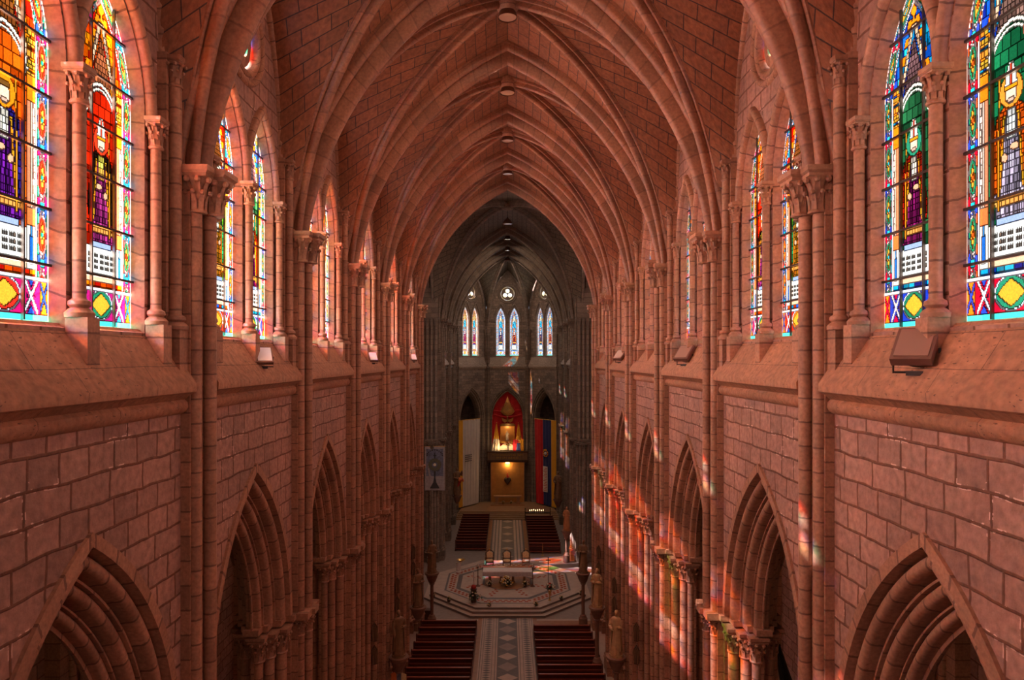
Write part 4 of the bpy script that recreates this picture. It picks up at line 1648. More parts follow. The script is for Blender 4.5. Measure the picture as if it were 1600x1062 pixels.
# apse dais
mb = MB()
dais = tag(link('apse_dais', None, None, (0, 78.3, 0)), 'brown stone dais of low steps filling the apse floor', 'platform')
for i in range(5):
    y = .42 * i
    w = 6.1 - .1 * i
    mbx = MB()
    mbx.prism([(-w, y), (w, y), (w, 3.2), (3.2, 7.4), (-3.2, 7.4), (-w, 3.2)], .12 * i, .12 * (i + 1), 'dais_stone')
    part('step', mbx, dais)

# ------------------------------------------------------------------ pews
def pew_parts(w):
    a = w / 2
    out = []
    m = MB(); m.box(-a, a, -.02, .42, .40, .45, 'pew_wood_lit'); out.append(('seat', m.mesh('pew_seat')))
    m = MB()
    ps = [(-.08, .45), (-.12, .93), (-.09, .95), (-.04, .45)]
    m.grid([[(x, y, z) for y, z in ps] for x in (-a, a)], 'pew_wood', smooth=False, close=True)
    m.box(-a, a, -.06, -.03, .10, .45, 'pew_wood')
    out.append(('backrest', m.mesh('pew_back')))
    m = MB(); m.box(-a, a, -.19, -.04, .93, .975, 'pew_wood_lit'); out.append(('top_rail', m.mesh('pew_rail')))
    m = MB(); m.box(-a, a, -.30, -.10, .66, .69, 'pew_wood_lit'); m.box(-a, a, -.30, -.28, .69, .73, 'pew_wood'); out.append(('book_shelf', m.mesh('pew_shelf')))
    m = MB(); m.box(-a, a, -.42, -.22, .16, .21, 'pew_wood_lit'); out.append(('kneeler', m.mesh('pew_kneeler')))
    m = MB()
    pr = [(-.42, 0), (.45, 0), (.45, .10), (.40, .42), (.38, .62), (.30, .66), (.05, .62), (-.02, .9), (-.1, 1.02), (-.2, .98), (-.22, .6), (-.42, .25)]
    for x in (-.035, .035):
        m.poly([(x, y, z) for y, z in pr], 'pew_wood')
    m.grid([[(x, y, z) for y, z in pr] for x in (-.035, .035)], 'pew_wood', smooth=False, close=True)
    end = m.mesh('pew_end')
    out.append(('end_panel', end, -a))
    out.append(('end_panel', end, a))
    return out


def make_pew(w, label, group, loc):
    r = thing('church_pew', label, 'pew', loc, group=group)
    for p in pew_parts(w) if w not in PEWS else PEWS[w]:
        part(p[0], p[1], r, (p[2] if len(p) > 2 else 0, 0, 0))
    return r


PEWS = {}
ROWN = ['first', 'second', 'third', 'fourth', 'fifth', 'sixth', 'seventh', 'eighth', 'ninth', 'tenth', 'eleventh', 'twelfth']
for w in (3.75, 3.0):
    PEWS[w] = pew_parts(w)
for s, side in ((-1, 'left'), (1, 'right')):
    for i in range(8):
        y = (45.9 if s < 0 else 45.1) - i * 1.16
        make_pew(3.75, 'dark red nave pew on the %s, %s row back from the platform' % (side, ROWN[i]), 'nave pews', (-4.0 if s < 0 else 3.64, y, 0))
    for i in range(11):
        y = 77.3 - i * 1.12 if s < 0 else 76.4 - i * 1.12
        make_pew(3.0, 'dark red choir pew on the %s, %s row from the apse steps' % (side, ROWN[i]), 'choir pews', (s * 3.6, y, 0))

# ------------------------------------------------------------------ statues on brackets
def statue_mesh(h, seed, mat, arms='clasp', dark=False):
    """a robed standing figure in one continuous carved surface"""
    rnd = random.Random(seed)
    mb = MB()
    k = h / 2.3
    ph = rnd.random() * 6
    ring = [(0.02, .31, .27, 0), (.06, .32, .28, 0), (.3, .28, .24, .0), (.7, .25, .215, .02), (1.05, .235, .20, .03), (1.3, .225, .185, .02), (1.5, .25, .185, 0), (1.68, .27, .18, 0), (1.82, .285, .165, 0), (1.90, .25, .145, 0), (1.945, .15, .11, 0), (1.97, .085, .085, 0), (2.02, .075, .08, 0)]
    n = 24
    rows = []
    for z, rx, ry, ox in ring:
        row = []
        for j in range(n):
            t = 2 * pi * j / n
            fold = max(0, 1 - z / 1.8)
            q = 1 + .10 * fold * cos(8 * t + ph + z * 1.5) + .04 * fold * cos(13 * t + ph)
            row.append((k * (ox + rx * q * cos(t)), k * ry * q * sin(t), k * z))
        rows.append(row)
    mb.grid(rows, mat, close=True)
    mb.poly(rows[0], mat)
    # head with nose, brow and hair
    hc = 2.14 * k
    mb.ball((0, -.01 * k, hc), .105 * k, mat, 12, 9, sx=.88, sy=1.0, sz=1.25)
    mb.ball((0, .03 * k, hc + .03 * k), .112 * k, mat, 12, 8, sx=.98, sy=.95, sz=1.12)
    mb.tube([(0, -.10 * k, hc + .03 * k), (0, -.13 * k, hc - .02 * k), (0, -.10 * k, hc - .035 * k)], [.012 * k, .02 * k, .014 * k], mat, 6)
    mb.ball((0, -.09 * k, hc - .085 * k), .035 * k, mat, 8, 5)
    sh = 1.80 * k
    if arms == 'clasp':
        ends = [(-.05, -.25, 1.45), (.05, -.25, 1.47)]
    elif arms == 'hold':
        ends = [(-.12, -.27, 1.35), (.16, -.24, 1.5)]
    elif arms == 'raise':
        ends = [(-.10, -.26, 1.40), (.34, -.22, 1.95)]
    else:
        ends = [(-.30, -.14, 1.05), (.10, -.25, 1.45)]
    for sg, en in zip((-1, 1), ends):
        s0 = Vector((sg * .25 * k, 0, sh))
        el = Vector((sg * .34 * k, -.06 * k, 1.45 * k)) if en[2] < 1.8 else Vector((sg * .40 * k, -.08 * k, 1.6 * k))
        e1 = Vector(en) * k
        mb.tube([s0, s0.lerp(el, .5), el, el.lerp(e1, .5), e1], [.085 * k, .095 * k, .09 * k, .10 * k, .075 * k], mat, 10)
        d = (e1 - el).normalized()
        for f in range(4):   # fingers
            o = Vector((.022 * (f - 1.5) * k, 0, .012 * (f % 2) * k))
            mb.tube([e1 + o, e1 + o + d * .06 * k, e1 + o + d * .10 * k + Vector((0, .02, -.02)) * k], [.018 * k, .016 * k, .012 * k], mat, 5)
        mb.tube([e1, e1 + d * .03 * k + Vector((-sg * .05 * k, 0, .03 * k))], [.02 * k, .014 * k], mat, 5)
    # mantle falling from the shoulders
    rows = []
    for z, r in ((1.90, .17), (1.6, .275), (1.2, .285), (.7, .31), (.25, .35)):
        rows.append([(k * r * cos(t) * (1 + .06 * cos(9 * t + ph)), k * r * .82 * sin(t) * (1 + .06 * cos(9 * t + ph)), k * z) for t in [-.25 * pi + 1.5 * pi * i / 18 + 0 for i in range(19)]])
    mb.grid(rows, mat)
    return mb


def bracket(label, loc, s, mat='bracket_stone', stem=True):
    r = thing('statue_bracket', label, 'bracket', loc, group='statue brackets')
    mb = MB()
    mb.lathe([(.50, 0), (.50, -.07), (.45, -.10), (.46, -.14), (.40, -.20), (.36, -.35), (.25, -.62), (.17, -.72), (.20, -.76), (.16, -.82)], n=16, mat=mat)
    part('shelf', mb, r)
    if not stem:
        return r
    mb = MB()
    mb.lathe([(.12, -.8), (.12, -loc[2] + .95), (.2, -loc[2] + .9), (.24, -loc[2] + .75), (.3, -loc[2] + .7), (.3, -loc[2])], n=10, mat=mat)
    part('stem', mb, r)
    return r


STAT = [  # side, y, x, base height, total height, material, arms, description
    (1, pier_y[5] - .1, 5.43, 3.95, 2.3, 'statue_wood', 'hold', 'tan robed statue holding its cloak, on the right pier nearest to the nave pews'),
    (1, pier_y[6] - .1, 5.36, 3.95, 2.3, 'statue_wood', 'clasp', 'brown robed statue with clasped hands on the second right-hand pier bracket'),
    (1, pier_y[7] - .1, 5.28, 3.85, 2.3, 'statue_dark', 'clasp', 'dark brown robed statue on the right pier beside the octagonal platform'),
    (-1, pier_y[5] - .1, 5.43, 3.95, 2.3, 'statue_dark', 'down', 'dark robed statue with one arm lowered, on the left pier beside the nave pews'),
    (-1, pier_y[6] - .1, 5.36, 3.95, 2.3, 'statue_dark', 'clasp', 'dark brown robed statue on the left pier above the small wooden stand'),
    (-1, pier_y[7] - .1, 5.28, 3.85, 2.3, 'statue_dark', 'hold', 'shadowy robed statue on the left pier beside the octagonal platform'),
    (1, 62.0, 5.45, 2.95, 2.2, 'statue_orange_lit', 'hold', 'orange-lit robed statue on the right pier beyond the platform'),
    (-1, 69.3, 5.2, 4.7, 2.9, 'statue_dark', 'raise', 'dark statue with red cloth and flowers, left of the white curtain'),
    (1, 69.3, 5.2, 4.3, 2.9, 'statue_dark', 'hold', 'dark gilded statue in front of the tricolour curtain'),
]
for i, (s, y, x, hb, hh, mt, arms, lab) in enumerate(STAT):
    t = thing('statue', lab, 'statue', (s * x, y, hb), rotz=s * -.55, group='pier statues')
    part('figure', statue_mesh(hh - .1, i, mt, arms), t, (0, 0, .1))
    mb = MB()
    mb.prism([(.36 * cos(q), .30 * sin(q)) for q in [pi / 8 + pi / 4 * k for k in range(8)]], 0, .11, mt)
    part('plinth', mb, t)
    where = lab.split(' statue ')[0]
    bracket('moulded stone bracket and stem carrying the ' + lab.replace('statue', 'statue', 1)[:70].rsplit(' ', 1)[0] if False else 'brown stone bowl bracket under the ' + {0: 'tan statue nearest the right pews', 1: 'second statue on the right', 2: 'right statue beside the platform', 3: 'left statue beside the nave pews', 4: 'second statue on the left', 5: 'left statue beside the platform', 6: 'orange-lit statue beyond the platform', 7: 'statue with the red cloth', 8: 'statue before the tricolour curtain'}[i], (s * x, y, hb), s, stem=i not in (3, 4, 7, 8))
    if i == 7:
        mb = MB()
        for q in range(14):
            rr = random.Random(q)
            mb.ball((rr.uniform(-.25, .25), rr.uniform(-.2, .2), rr.uniform(-.15, .2)), .12, 'petal_orange' if q % 3 else 'petal_red', 7, 5)
        mb.tube([(0, 0, 0), (-.2, .1, -.5), (-.35, .1, -.75)], [.16, .12, .05], 'petal_red', 7)
        tag(link('flower_bouquet', mb.mesh('bouquet'), None, (-4.82, 69.0, 6.35)), 'orange and red bouquet held by the dark statue left of the white curtain', 'flowers')

# relief plaques on the piers, in pairs one over the other
mbp = MB()
pr = [(-.10, -.42), (.10, -.42), (.15, -.2), (.13, .1), (.12, .30), (0, .50), (-.12, .30), (-.13, .1), (-.15, -.2)]
mbp.grid([[(x, y, z) for x, z in pr] for y in (-.04, .04)], 'plaque_bronze', smooth=False, close=True)
mbp.poly([(x, -.04, z) for x, z in pr], 'plaque_bronze')
mbp.poly([(x, .04, z) for x, z in pr], 'plaque_bronze')
ME_PLQ = mbp.mesh('plaque')
mbp = MB()
for q in (-.08, 0, .08):
    mbp.tube([(q, -.05, -.36), (q, -.07, 0), (q * .6, -.05, .3 if q else .38)], .018, 'statue_dark', 6)
mbp.tube([(-.10, -.05, -.42), (-.13, -.05, .1), (-.12, -.05, .3), (0, -.05, .5), (.12, -.05, .3), (.13, -.05, .1), (.10, -.05, -.42)], .02, 'statue_dark', 6)
ME_RELIEF = mbp.mesh('relief')
WHICH = {4: 'at the bottom edge of the picture' if False else 'on the pier before the first statue', 5: 'on the pier of the first statue', 6: 'on the pier of the second statue', 7: 'on the pier beside the platform'}
for s, side in ((-1, 'left'), (1, 'right')):
    for k in (5, 6, 7):
        for lev, z in (('upper', 5.55), ('lower', 4.45)):
            t = thing('relief_plaque', 'dark pointed relief plaque, %s one, %s, %s' % (lev, WHICH[k], side), 'plaque', (s * (6.42 if s < 0 else 6.22), pier_y[k] - 1.16, z), rotz=s * -.5, group='relief plaques')
            part('board', ME_PLQ, t)
            part('relief', ME_RELIEF, t)

# ------------------------------------------------------------------ altar and its surroundings
TZ = .503
mb = MB()
altar = thing('altar_table', 'long stone altar table on four pillars at the centre of the platform', 'altar', (0, 55.0, TZ))
mb.box(-1.95, 1.95, -.5, .5, .92, 1.02, 'pale_marble')
part('table_top', mb, altar)
for x in (-1.45, -.52, .45, 1.38):
    m = MB(); m.lathe([(.17, 0), (.17, .08), (.11, .14), (.10, .8), (.16, .87), (.17, .92)], n=12, mat='panel_frame')
    part('leg', m, altar, (x, 0, 0))
mb = MB()
rows = []
for y, z in ((-.56, .70), (-.55, .86), (-.535, 1.0), (-.5, 1.035), (0, 1.04), (.5, 1.035), (.54, .9), (.55, .62)):
    row = []
    for i in range(61):
        x = -2.0 + 4.0 * i / 60
        w = .02 * sin(i * 1.3) if z < .95 else 0
        row.append((x, y + (w if y < 0 else -w), z - (.02 * abs(sin(i * .8)) if z < .75 else 0)))
    rows.append(row)
mb.grid(rows, 'white_cloth')
cl = tag(link('altar_cloth', None, None, (0, 55.0, TZ)), 'white altar cloth with a lace front hanging over the altar table', 'tablecloth')
part('cloth', mb, cl)
mb = MB()
rows = []
for z, y in ((.99, -.575), (.82, -.60), (.66, -.60)):
    rows.append([(-2.03 + 4.06 * i / 80, y + .025 * sin(i * 1.1) * (1.1 - z), z - (.03 * abs(sin(i * .55)) if z < .5 else 0)) for i in range(81)])
mb.grid(rows, 'lace_cloth')
part('lace_border', mb, cl)


def flowers(name, label, loc, size, n, cols, vase='leaf', hv=.2, seed=0, group='flower arrangements'):
    t = thing(name, label, 'flowers', loc, group=group)
    rnd = random.Random(seed)
    mb = MB()
    if vase == 'basket':
        mb.lathe([(.06, 0), (.12, .02), (.15, hv), (.12, hv)], n=10, mat='dark_wood')
    elif vase == 'urn':
        mb.lathe([(.12, 0), (.12, .03), (.04, .08), (.035, hv * .45), (.12, hv * .7), (.14, hv), (.1, hv)], n=10, mat='brass')
    else:
        mb.lathe([(.1 * size, 0), (.16 * size, .02), (.14 * size, hv), (.1 * size, hv)], n=10, mat='dark_wood')
    part('vase', mb, t)
    mb = MB()
    for i in range(int(n * 1.6)):
        a = rnd.uniform(0, 2 * pi)
        el = rnd.uniform(-.1, 1.4)
        d = Vector((cos(a) * cos(el), sin(a) * cos(el), sin(el)))
        l = size * rnd.uniform(.7, 1.1)
        c = Vector((0, 0, hv))
        side = Vector((-sin(a), cos(a), 0)) * .045 * size / .4
        mb.poly([c, c + d * l * .55 + side, c + d * l, c + d * l * .55 - side], 'leaf_green')
    part('foliage', mb, t)
    mb = MB()
    for i in range(n):
        a = rnd.uniform(0, 2 * pi)
        el = rnd.uniform(.0, 1.5)
        d = Vector((cos(a) * cos(el), sin(a) * cos(el), sin(el)))
        mb.ball(Vector((0, 0, hv)) + d * size * rnd.uniform(.6, .95), size * .13, cols[i % len(cols)], 6, 4, sz=.7)
    part('blossoms', mb, t)
    return t


WY = ['petal_white', 'petal_yellow', 'petal_white']
flowers('flower_arrangement', 'broad arrangement of white and yellow flowers in front of the altar, at its middle', (-.1, 54.0, TZ), .62, 60, WY, hv=.22, seed=1)
flowers('flower_arrangement', 'small basket of pale flowers below the left end of the altar', (-1.42, 53.9, TZ), .34, 26, ['petal_white'], 'basket', seed=2)
flowers('flower_arrangement', 'small basket of white flowers below the right end of the altar', (1.42, 53.8, TZ), .34, 26, WY, 'basket', seed=3)
flowers('flower_arrangement', 'posy of pale flowers on the platform step at its far left corner', (-5.75, 51.9, .35), .26, 16, WY, 'basket', seed=4)
flowers('flower_arrangement', 'posy on the left slanting edge of the platform, between the corner and the potted plant', (-4.45, 51.0, .35), .26, 16, WY, 'basket', seed=5)
flowers('flower_arrangement', 'posy on the front edge of the platform, just right of the potted plant', (-1.35, 49.75, .35), .26, 16, WY, 'basket', seed=6)
flowers('flower_arrangement', 'posy of white flowers on the front edge of the platform, right of the nave strip', (2.1, 49.8, .35), .30, 20, WY, 'basket', seed=7)
flowers('flower_arrangement', 'posy on the right slanting edge of the platform below the gilt urn', (4.1, 51.2, .35), .26, 16, WY, 'basket', seed=8)
flowers('flower_arrangement', 'posy of white flowers on the platform step at its far right corner', (5.75, 52.4, .35), .30, 20, WY, 'basket', seed=9)
flowers('flower_arrangement', 'white and red flowers in a tall gilt urn at the right of the platform', (3.2, 50.9, TZ), .48, 36, ['petal_white', 'petal_red', 'petal_white'], 'urn', hv=.85, seed=10)
flowers('potted_plant', 'large dark leafy potted plant on the left front of the platform', (-2.5, 50.4, TZ), .62, 20, ['petal_white', 'leaf_green'], hv=.3, seed=11)

pc = thing('paschal_candle', 'tall pale candle with a red base rising from the potted plant', 'candle', (-2.55, 50.55, TZ))
m = MB(); m.lathe([(.22, .0), (.22, .9), (.26, .95), (.26, 1.0)], n=10, mat='dark_wood'); part('stand', m, pc)
m = MB(); m.ball((0, 0, 1.12), .2, 'petal_red', 9, 6); part('wreath', m, pc)
m = MB(); m.lathe([(.055, 1.2), (.055, 2.3)], n=10, mat='white_cloth'); part('wax', m, pc)


def candlestick(lab, loc, h):
    t = thing('candlestick', lab, 'candlestick', loc, group='processional stands')
    m = MB(); m.lathe([(.20, 0), (.20, .03), (.10, .07), (.05, .14), (.035, .2), (.03, h * .5), (.055, h * .52), (.03, h * .55), (.03, h - .1), (.09, h - .04), (.1, h)], n=10, mat='dark_wood')
    part('stem', m, t)
    m = MB(); m.lathe([(.035, h), (.035, h + .25)], n=8, mat='candle_wax'); part('candle', m, t)


candlestick('tall dark candlestick left of the altar', (-2.38, 54.1, TZ), 1.55)
candlestick('tall dark candlestick right of the altar', (2.02, 54.0, TZ), 1.55)
t = thing('processional_cross', 'slim dark processional cross standing right of the altar', 'cross', (3.28, 54.2, TZ))
m = MB(); m.lathe([(.18, 0), (.18, .03), (.05, .1), (.025, .16), (.022, 1.75)], n=8, mat='dark_wood'); part('pole', m, t)
m = MB(); m.box(-.035, .035, -.02, .02, 1.7, 2.3, 'dark_wood'); m.box(-.2, .2, -.02, .02, 2.0, 2.07, 'dark_wood'); part('cross', m, t)
t = thing('pedestal', 'white cylindrical pedestal at the far left of the platform', 'pedestal', (-4.2, 57.6, TZ))
m = MB(); m.lathe([(.26, 0), (.26, .1), (.2, .14), (.2, .72), (.22, .76), (.22, .84)], n=16, mat='white_cloth'); part('column', m, t)
tag(link('gilt_bowl', None, None, (-4.0, 57.7, TZ + .845)), 'shallow gilt bowl resting on the white pedestal', 'bowl')
o = bpy.data.objects[-1] if False else [q for q in bpy.data.objects if q.name.startswith('gilt_bowl')][0]
m = MB(); m.lathe([(.05, 0), (.08, .02), (.05, .05), (.2, .1), (.36, .2), (.34, .2), (.18, .12), (.01, .08)], n=16, mat='gilt', cap=False); part('bowl', m, o)
t = thing('wooden_stand', 'small dark wooden stand by the left pier in front of the platform', 'stand', (-5.75, 48.1, 0))
m = MB(); m.box(-.27, .27, -.2, .2, .05, .8, 'dark_wood'); part('cabinet', m, t)
m = MB(); m.box(-.32, .32, -.25, .25, .8, .86, 'dark_wood'); m.box(-.3, .3, -.23, .23, 0, .06, 'dark_wood'); part('top', m, t)


def armchair(label, loc, tone):
    t = thing('armchair', label, 'chair', loc, group='gilt chairs behind the altar')
    m = MB()
    pts = [(-.30, .22, .45), (-.33, .26, .8), (-.34, .28, 1.12), (-.2, .29, 1.26), (0, .30, 1.36), (.2, .29, 1.26), (.34, .28, 1.12), (.33, .26, .8), (.30, .22, .45)]
    m.tube(pts, .045, 'dark_wood', 8)
    m.tube([(-.32, .25, .62), (.32, .25, .62)], .03, 'dark_wood', 6)
    m.ball((0, .3, 1.4), .07, 'gilt', 8, 5)
    part('back_frame', m, t)
    m = MB()
    pr = [(-.26, .68), (.26, .68), (.29, 1.05), (.17, 1.17), (0, 1.24), (-.17, 1.17), (-.29, 1.05)]
    m.grid([[(x * q, y, .93 + (z - .93) * q) for x, z in pr] for y, q in ((.27, 1), (.20, 1), (.17, .82))], tone, close=True)
    m.poly([(x * .82, .17, .93 + (z - .93) * .82) for x, z in pr], tone)
    part('back_cushion', m, t)
    m = MB()
    m.lathe([(.30, .44), (.335, .47), (.33, .53), (.22, .57), (.01, .575)], n=16, mat=tone, sx=1.0, sy=.85)
    part('seat_cushion', m, t)
    m = MB(); m.box(-.33, .33, -.29, .26, .36, .44, 'dark_wood'); part('seat_frame', m, t)
    for sg in (-1, 1):
        m = MB()
        m.tube([(sg * .33, .25, .78), (sg * .37, 0, .77), (sg * .37, -.24, .74), (sg * .35, -.30, .68)], .035, 'dark_wood', 7)
        m.tube([(sg * .36, -.2, .74), (sg * .34, -.18, .6), (sg * .33, -.22, .44)], .03, 'dark_wood', 7)
        part('armrest', m, t)
        for yy in (-.25, .23):
            m = MB(); m.tube([(sg * .30, yy, .38), (sg * .34, yy * 1.15, .25), (sg * .30, yy * 1.05, .1), (sg * .33, yy * 1.2, 0)], [.045, .04, .028, .035], 'dark_wood', 7)
            part('leg', m, t)
    return t


armchair('carved armchair with cream upholstery behind the left end of the altar', (-1.58, 59.3, TZ), 'chair_fabric')
armchair('carved armchair behind the middle of the altar', (-.06, 59.3, TZ), 'chair_fabric')
armchair('carved armchair with cream upholstery behind the right end of the altar', (1.62, 59.3, TZ), 'chair_fabric')
# low dark bench behind the altar
t = thing('kneeling_bench', 'long low dark bench between the altar and the armchairs', 'bench', (0, 58.0, TZ))
m = MB(); m.box(-2.2, 2.2, -.2, .2, .3, .36, 'dark_wood'); part('seat', m, t)
for x in (-2.1, -.7, .7, 2.1):
    m = MB(); m.box(x - .04, x + .04, -.18, .18, 0, .3, 'dark_wood'); part('leg', m, t)
flowers('flower_arrangement', 'red and orange flowers behind the right end of the altar', (2.05, 56.6, TZ), .42, 40, ['petal_red', 'petal_orange', 'petal_red'], hv=.5, seed=21)

# ------------------------------------------------------------------ apse: golden altar wall, balcony and niche
PY = 85.35
t = thing('altar_backdrop', 'tall gilded stone panel with a heart emblem under the apse balcony', 'altar panel', (0, PY, .6))
m = MB(); m.box(-2.05, 2.05, 0, .25, 0, 5.1, 'golden_panel'); part('panel', m, t)
for i, x in enumerate((-2.15, 2.05)):
    m = MB(); m.box(x, x + .1, -.12, .3, 0, 5.1, 'panel_frame'); part('frame_post', m, t)
m = MB()
hp = [(.36 * (math.sin(q) ** 3) , .3 * (13 * cos(q) - 5 * cos(2 * q) - 2 * cos(3 * q) - cos(4 * q)) / 13) for q in [2 * pi * i / 24 for i in range(24)]]
m.grid([[(x * s_, y, z * s_ * 1.25) for x, z in hp] for y, s_ in ((0, 1.25), (-.12, 1.2), (-.2, .7))], 'plaque_bronze', close=True)
m.poly([(x * .7, -.2, z * .7 * 1.25) for x, z in hp], 'plaque_bronze')
m.tube([(0, -.1, .4), (.05, -.1, .6), (-.04, -.1, .8), (0, -.1, 1.05)], [.14, .12, .08, .02], 'petal_red', 8)
m.box(-.03, .03, -.12, -.06, .5, 1.15, 'gilt')
part('heart_emblem', m, t, (0, 0, 2.7), label='dark bronze heart with a flame')
t = thing('side_altar', 'low pale stone altar against the gilded panel in the apse', 'altar', (0, PY - .9, .6))
m = MB(); m.box(-1.75, 1.75, -.35, .4, .85, .97, 'panel_frame'); part('table_top', m, t)
for x in (-1.35, 1.35):
    m = MB(); m.box(x - .2, x + .2, -.25, .3, 0, .85, 'panel_frame'); part('leg', m, t)
flowers('flower_arrangement', 'dark vase of flowers at the foot of the apse altar, left one', (-.55, PY - 1.6, .6), .34, 18, WY, seed=31)
flowers('flower_arrangement', 'dark vase of flowers at the foot of the apse altar, right one', (.45, PY - 1.6, .6), .34, 18, WY, seed=32)
t = thing('apse_rug', 'dark patterned step rug before the apse altar', 'rug', (0, PY - 1.9, .6))
m = MB(); m.box(-2.1, 2.1, -.35, .3, 0, .05, 'brown_border'); part('mat', m, t)
t = thing('balcony', 'dark carved balcony with gold lettering above the golden panel', 'balcony', (0, 84.9, 5.7))
m = MB()
m.box(-2.55, 2.55, 0, 1.6, 0, .22, 'dark_wood'); m.box(-2.65, 2.65, -.12, 1.6, .22, .32, 'dark_wood')
part('shelf', m, t)
m = MB(); m.box(-2.5, 2.5, 0, .12, .32, 1.25, 'dais_stone'); part('front_panel', m, t)
m = MB(); m.box(-2.62, 2.62, -.1, .3, 1.25, 1.36, 'dark_wood')
for i in range(27):
    x = -2.5 + i * 5.0 / 26
    m.box(x - .02, x + .02, -.04, 0, .34, 1.25, 'dark_wood')
part('rail', m, t)
m = MB()
rnd = random.Random(5)
for row, z, w in ((0, .85, 1.9), (1, .48, 1.5)):
    x = -w
    while x < w:
        if rnd.random() < .18:
            x += .15
            continue
        for q in range(3):
            a = rnd.choice((0, .05, .1))
            if q == 0:
                m.box(x + a, x + a + .03, -.075, -.05, z, z + .22, 'petal_yellow')
            else:
                m.box(x, x + .12, -.075, -.05, z + a * 1.8, z + a * 1.8 + .03, 'petal_yellow')
        x += .19
part('lettering', m, t, label='two lines of worn gold letters')
m = MB(); m.lathe([(.12, 0), (.25, -.08), (.3, -.14), (.02, -.2)], n=12, mat='glow'); part('lamp', m, t, (0, .35, 0), label='glowing downlight')
light('panel_lamp', 'POINT', (0, 84.95, 5.35), 60, (1, .6, .25), radius=.15)

# red hanging at the back of the niche
t = thing('red_backdrop', 'deep red cloth filling the pointed niche over the balcony', 'curtain', (0, 86.75, 7.0))
m = MB()
out = opening(1.75, 3.6, 4.3, 0, 12)
cols_ = 30
rows = []
for i in range(19):
    row = []
    for j in range(cols_ + 1):
        u = -2.2 + 4.4 * j / cols_
        row.append((u, .06 * sin(j * 1.25), 8.6 * i / 18))
    rows.append(row)
m.grid(rows, 'red_cloth')
part('cloth', m, t)
m = MB()
m.tube([(-1.8, -.1, 4.6), (-.9, -.12, 4.35), (0, -.14, 4.28), (.9, -.12, 4.35), (1.8, -.1, 4.6)], .12, 'red_cloth', 8)
m.tube([(-1.8, -.1, 5.1), (-.8, -.12, 4.95), (.2, -.14, 5.0), (1.8, -.1, 5.2)], .09, 'red_cloth', 8)
part('swag', m, t)
t = thing('triangle_emblem', 'large gilt triangular ray emblem at the top of the red niche', 'emblem', (0, 86.5, 12.0))
m = MB()
tri = [(-.95, 0), (-.55, -.42), (0, -.6), (.55, -.42), (.95, 0), (.5, .65), (.0, 2.0), (-.5, .65)]
m.grid([[(x * q, y, .2 + (z - .2) * q) for x, z in tri] for y, q in ((0, 1), (-.08, .95), (-.14, .6))], 'gilt', smooth=False, close=True)
m.poly([(x * .6, -.14, .2 + (z - .2) * .6) for x, z in tri], 'gilt')
part('plate', m, t)
m = MB()
for i in range(15):
    a = pi * (i - 7) / 22 
    m.tube([(0, -.16, .1), (1.0 * sin(a * 1.2), -.12, .1 + 1.5 * cos(a) * (1 - abs(i - 7) * .085))], [.03, .012], 'brass', 5)
part('rays', m, t)
t = thing('dove_emblem', 'gilt winged emblem below the triangle on the red cloth', 'emblem', (0, 86.45, 10.9))
m = MB(); m.lathe([(.02, -.35), (.1, -.2), (.13, .05), (.06, .3), (.09, .42), (.02, .55)], n=10, mat='brass'); part('body', m, t)
for sg in (-1, 1):
    m = MB()
    w = [(.08, .0), (.4, .12), (.75, .3), (.72, .08), (.6, -.18), (.35, -.32), (.12, -.2)]
    m.grid([[(sg * x, y, z) for x, z in w] for y in (-.03, .03)], 'gilt', smooth=False, close=True)
    m.poly([(sg * x, -.03, z) for x, z in w], 'gilt')
    part('wing', m, t)
t = thing('shrine_cabinet', 'gilt glazed shrine box glowing in the middle of the niche', 'shrine', (0, 86.3, 8.25))
m = MB()
for x in (-.95, .85):
    m.box(x, x + .1, -.3, .3, 0, 1.9, 'gilt')
    m.tube([(x + .05, -.32, .1), (x + .05, -.32, 1.8)], .07, 'gilt', 8)
m.box(-1.05, 1.05, -.35, .35, -.14, 0, 'gilt')
part('frame', m, t)
m = MB(); m.box(-.85, .85, .2, .26, 0, 1.9, 'golden_panel'); part('back', m, t)
m = MB(); m.lathe([(1.02, 1.9), (1.05, 1.98), (.98, 2.08), (.8, 2.2), (.02, 2.25)], n=20, mat='gilt', sy=.36); part('canopy', m, t)
m = MB(); m.lathe([(1.1, -.3), (1.1, -.22), (1.0, -.14)], n=20, mat='brass', sy=.36); part('base', m, t)
t = thing('holy_statue', 'small pale seated figure inside the gilt shrine box', 'statue', (-.05, 86.2, 8.27))
m = statue_mesh(1.25, 77, 'petal_white', 'hold'); part('figure', m, t)
light('shrine_lamp', 'POINT', (0, 86.05, 10.0), 14, (1, .75, .4), radius=.08)
t = thing('shelf_cloth', 'bright cream cloth rising like a mound behind the niche flowers', 'cloth', (0, 86.3, 7.05))
m = MB()
pr = [(-1.45, 0), (1.45, 0), (1.1, .35), (.55, .75), (0, .95), (-.55, .75), (-1.1, .35)]
m.grid([[(x, y, z) for x, z in pr] for y in (-.12, .12)], 'lit_altar_back', smooth=False, close=True)
m.poly([(x, -.12, z) for x, z in pr], 'lit_altar_back'); m.poly([(x, .12, z) for x, z in pr], 'lit_altar_back')
part('cloth', m, t)
light('niche_lamp', 'AREA', (0, 85.2, 7.3), 60, (1, .68, .36), aim=(0, 86.6, 9.6), size=2.6, size_y=.25)
flowers('flower_arrangement', 'pale flowers in a dark vase in front of the shrine on the balcony', (.05, 85.9, 7.05), .62, 34, ['petal_white', 'petal_yellow', 'petal_orange'], hv=.55, seed=41)


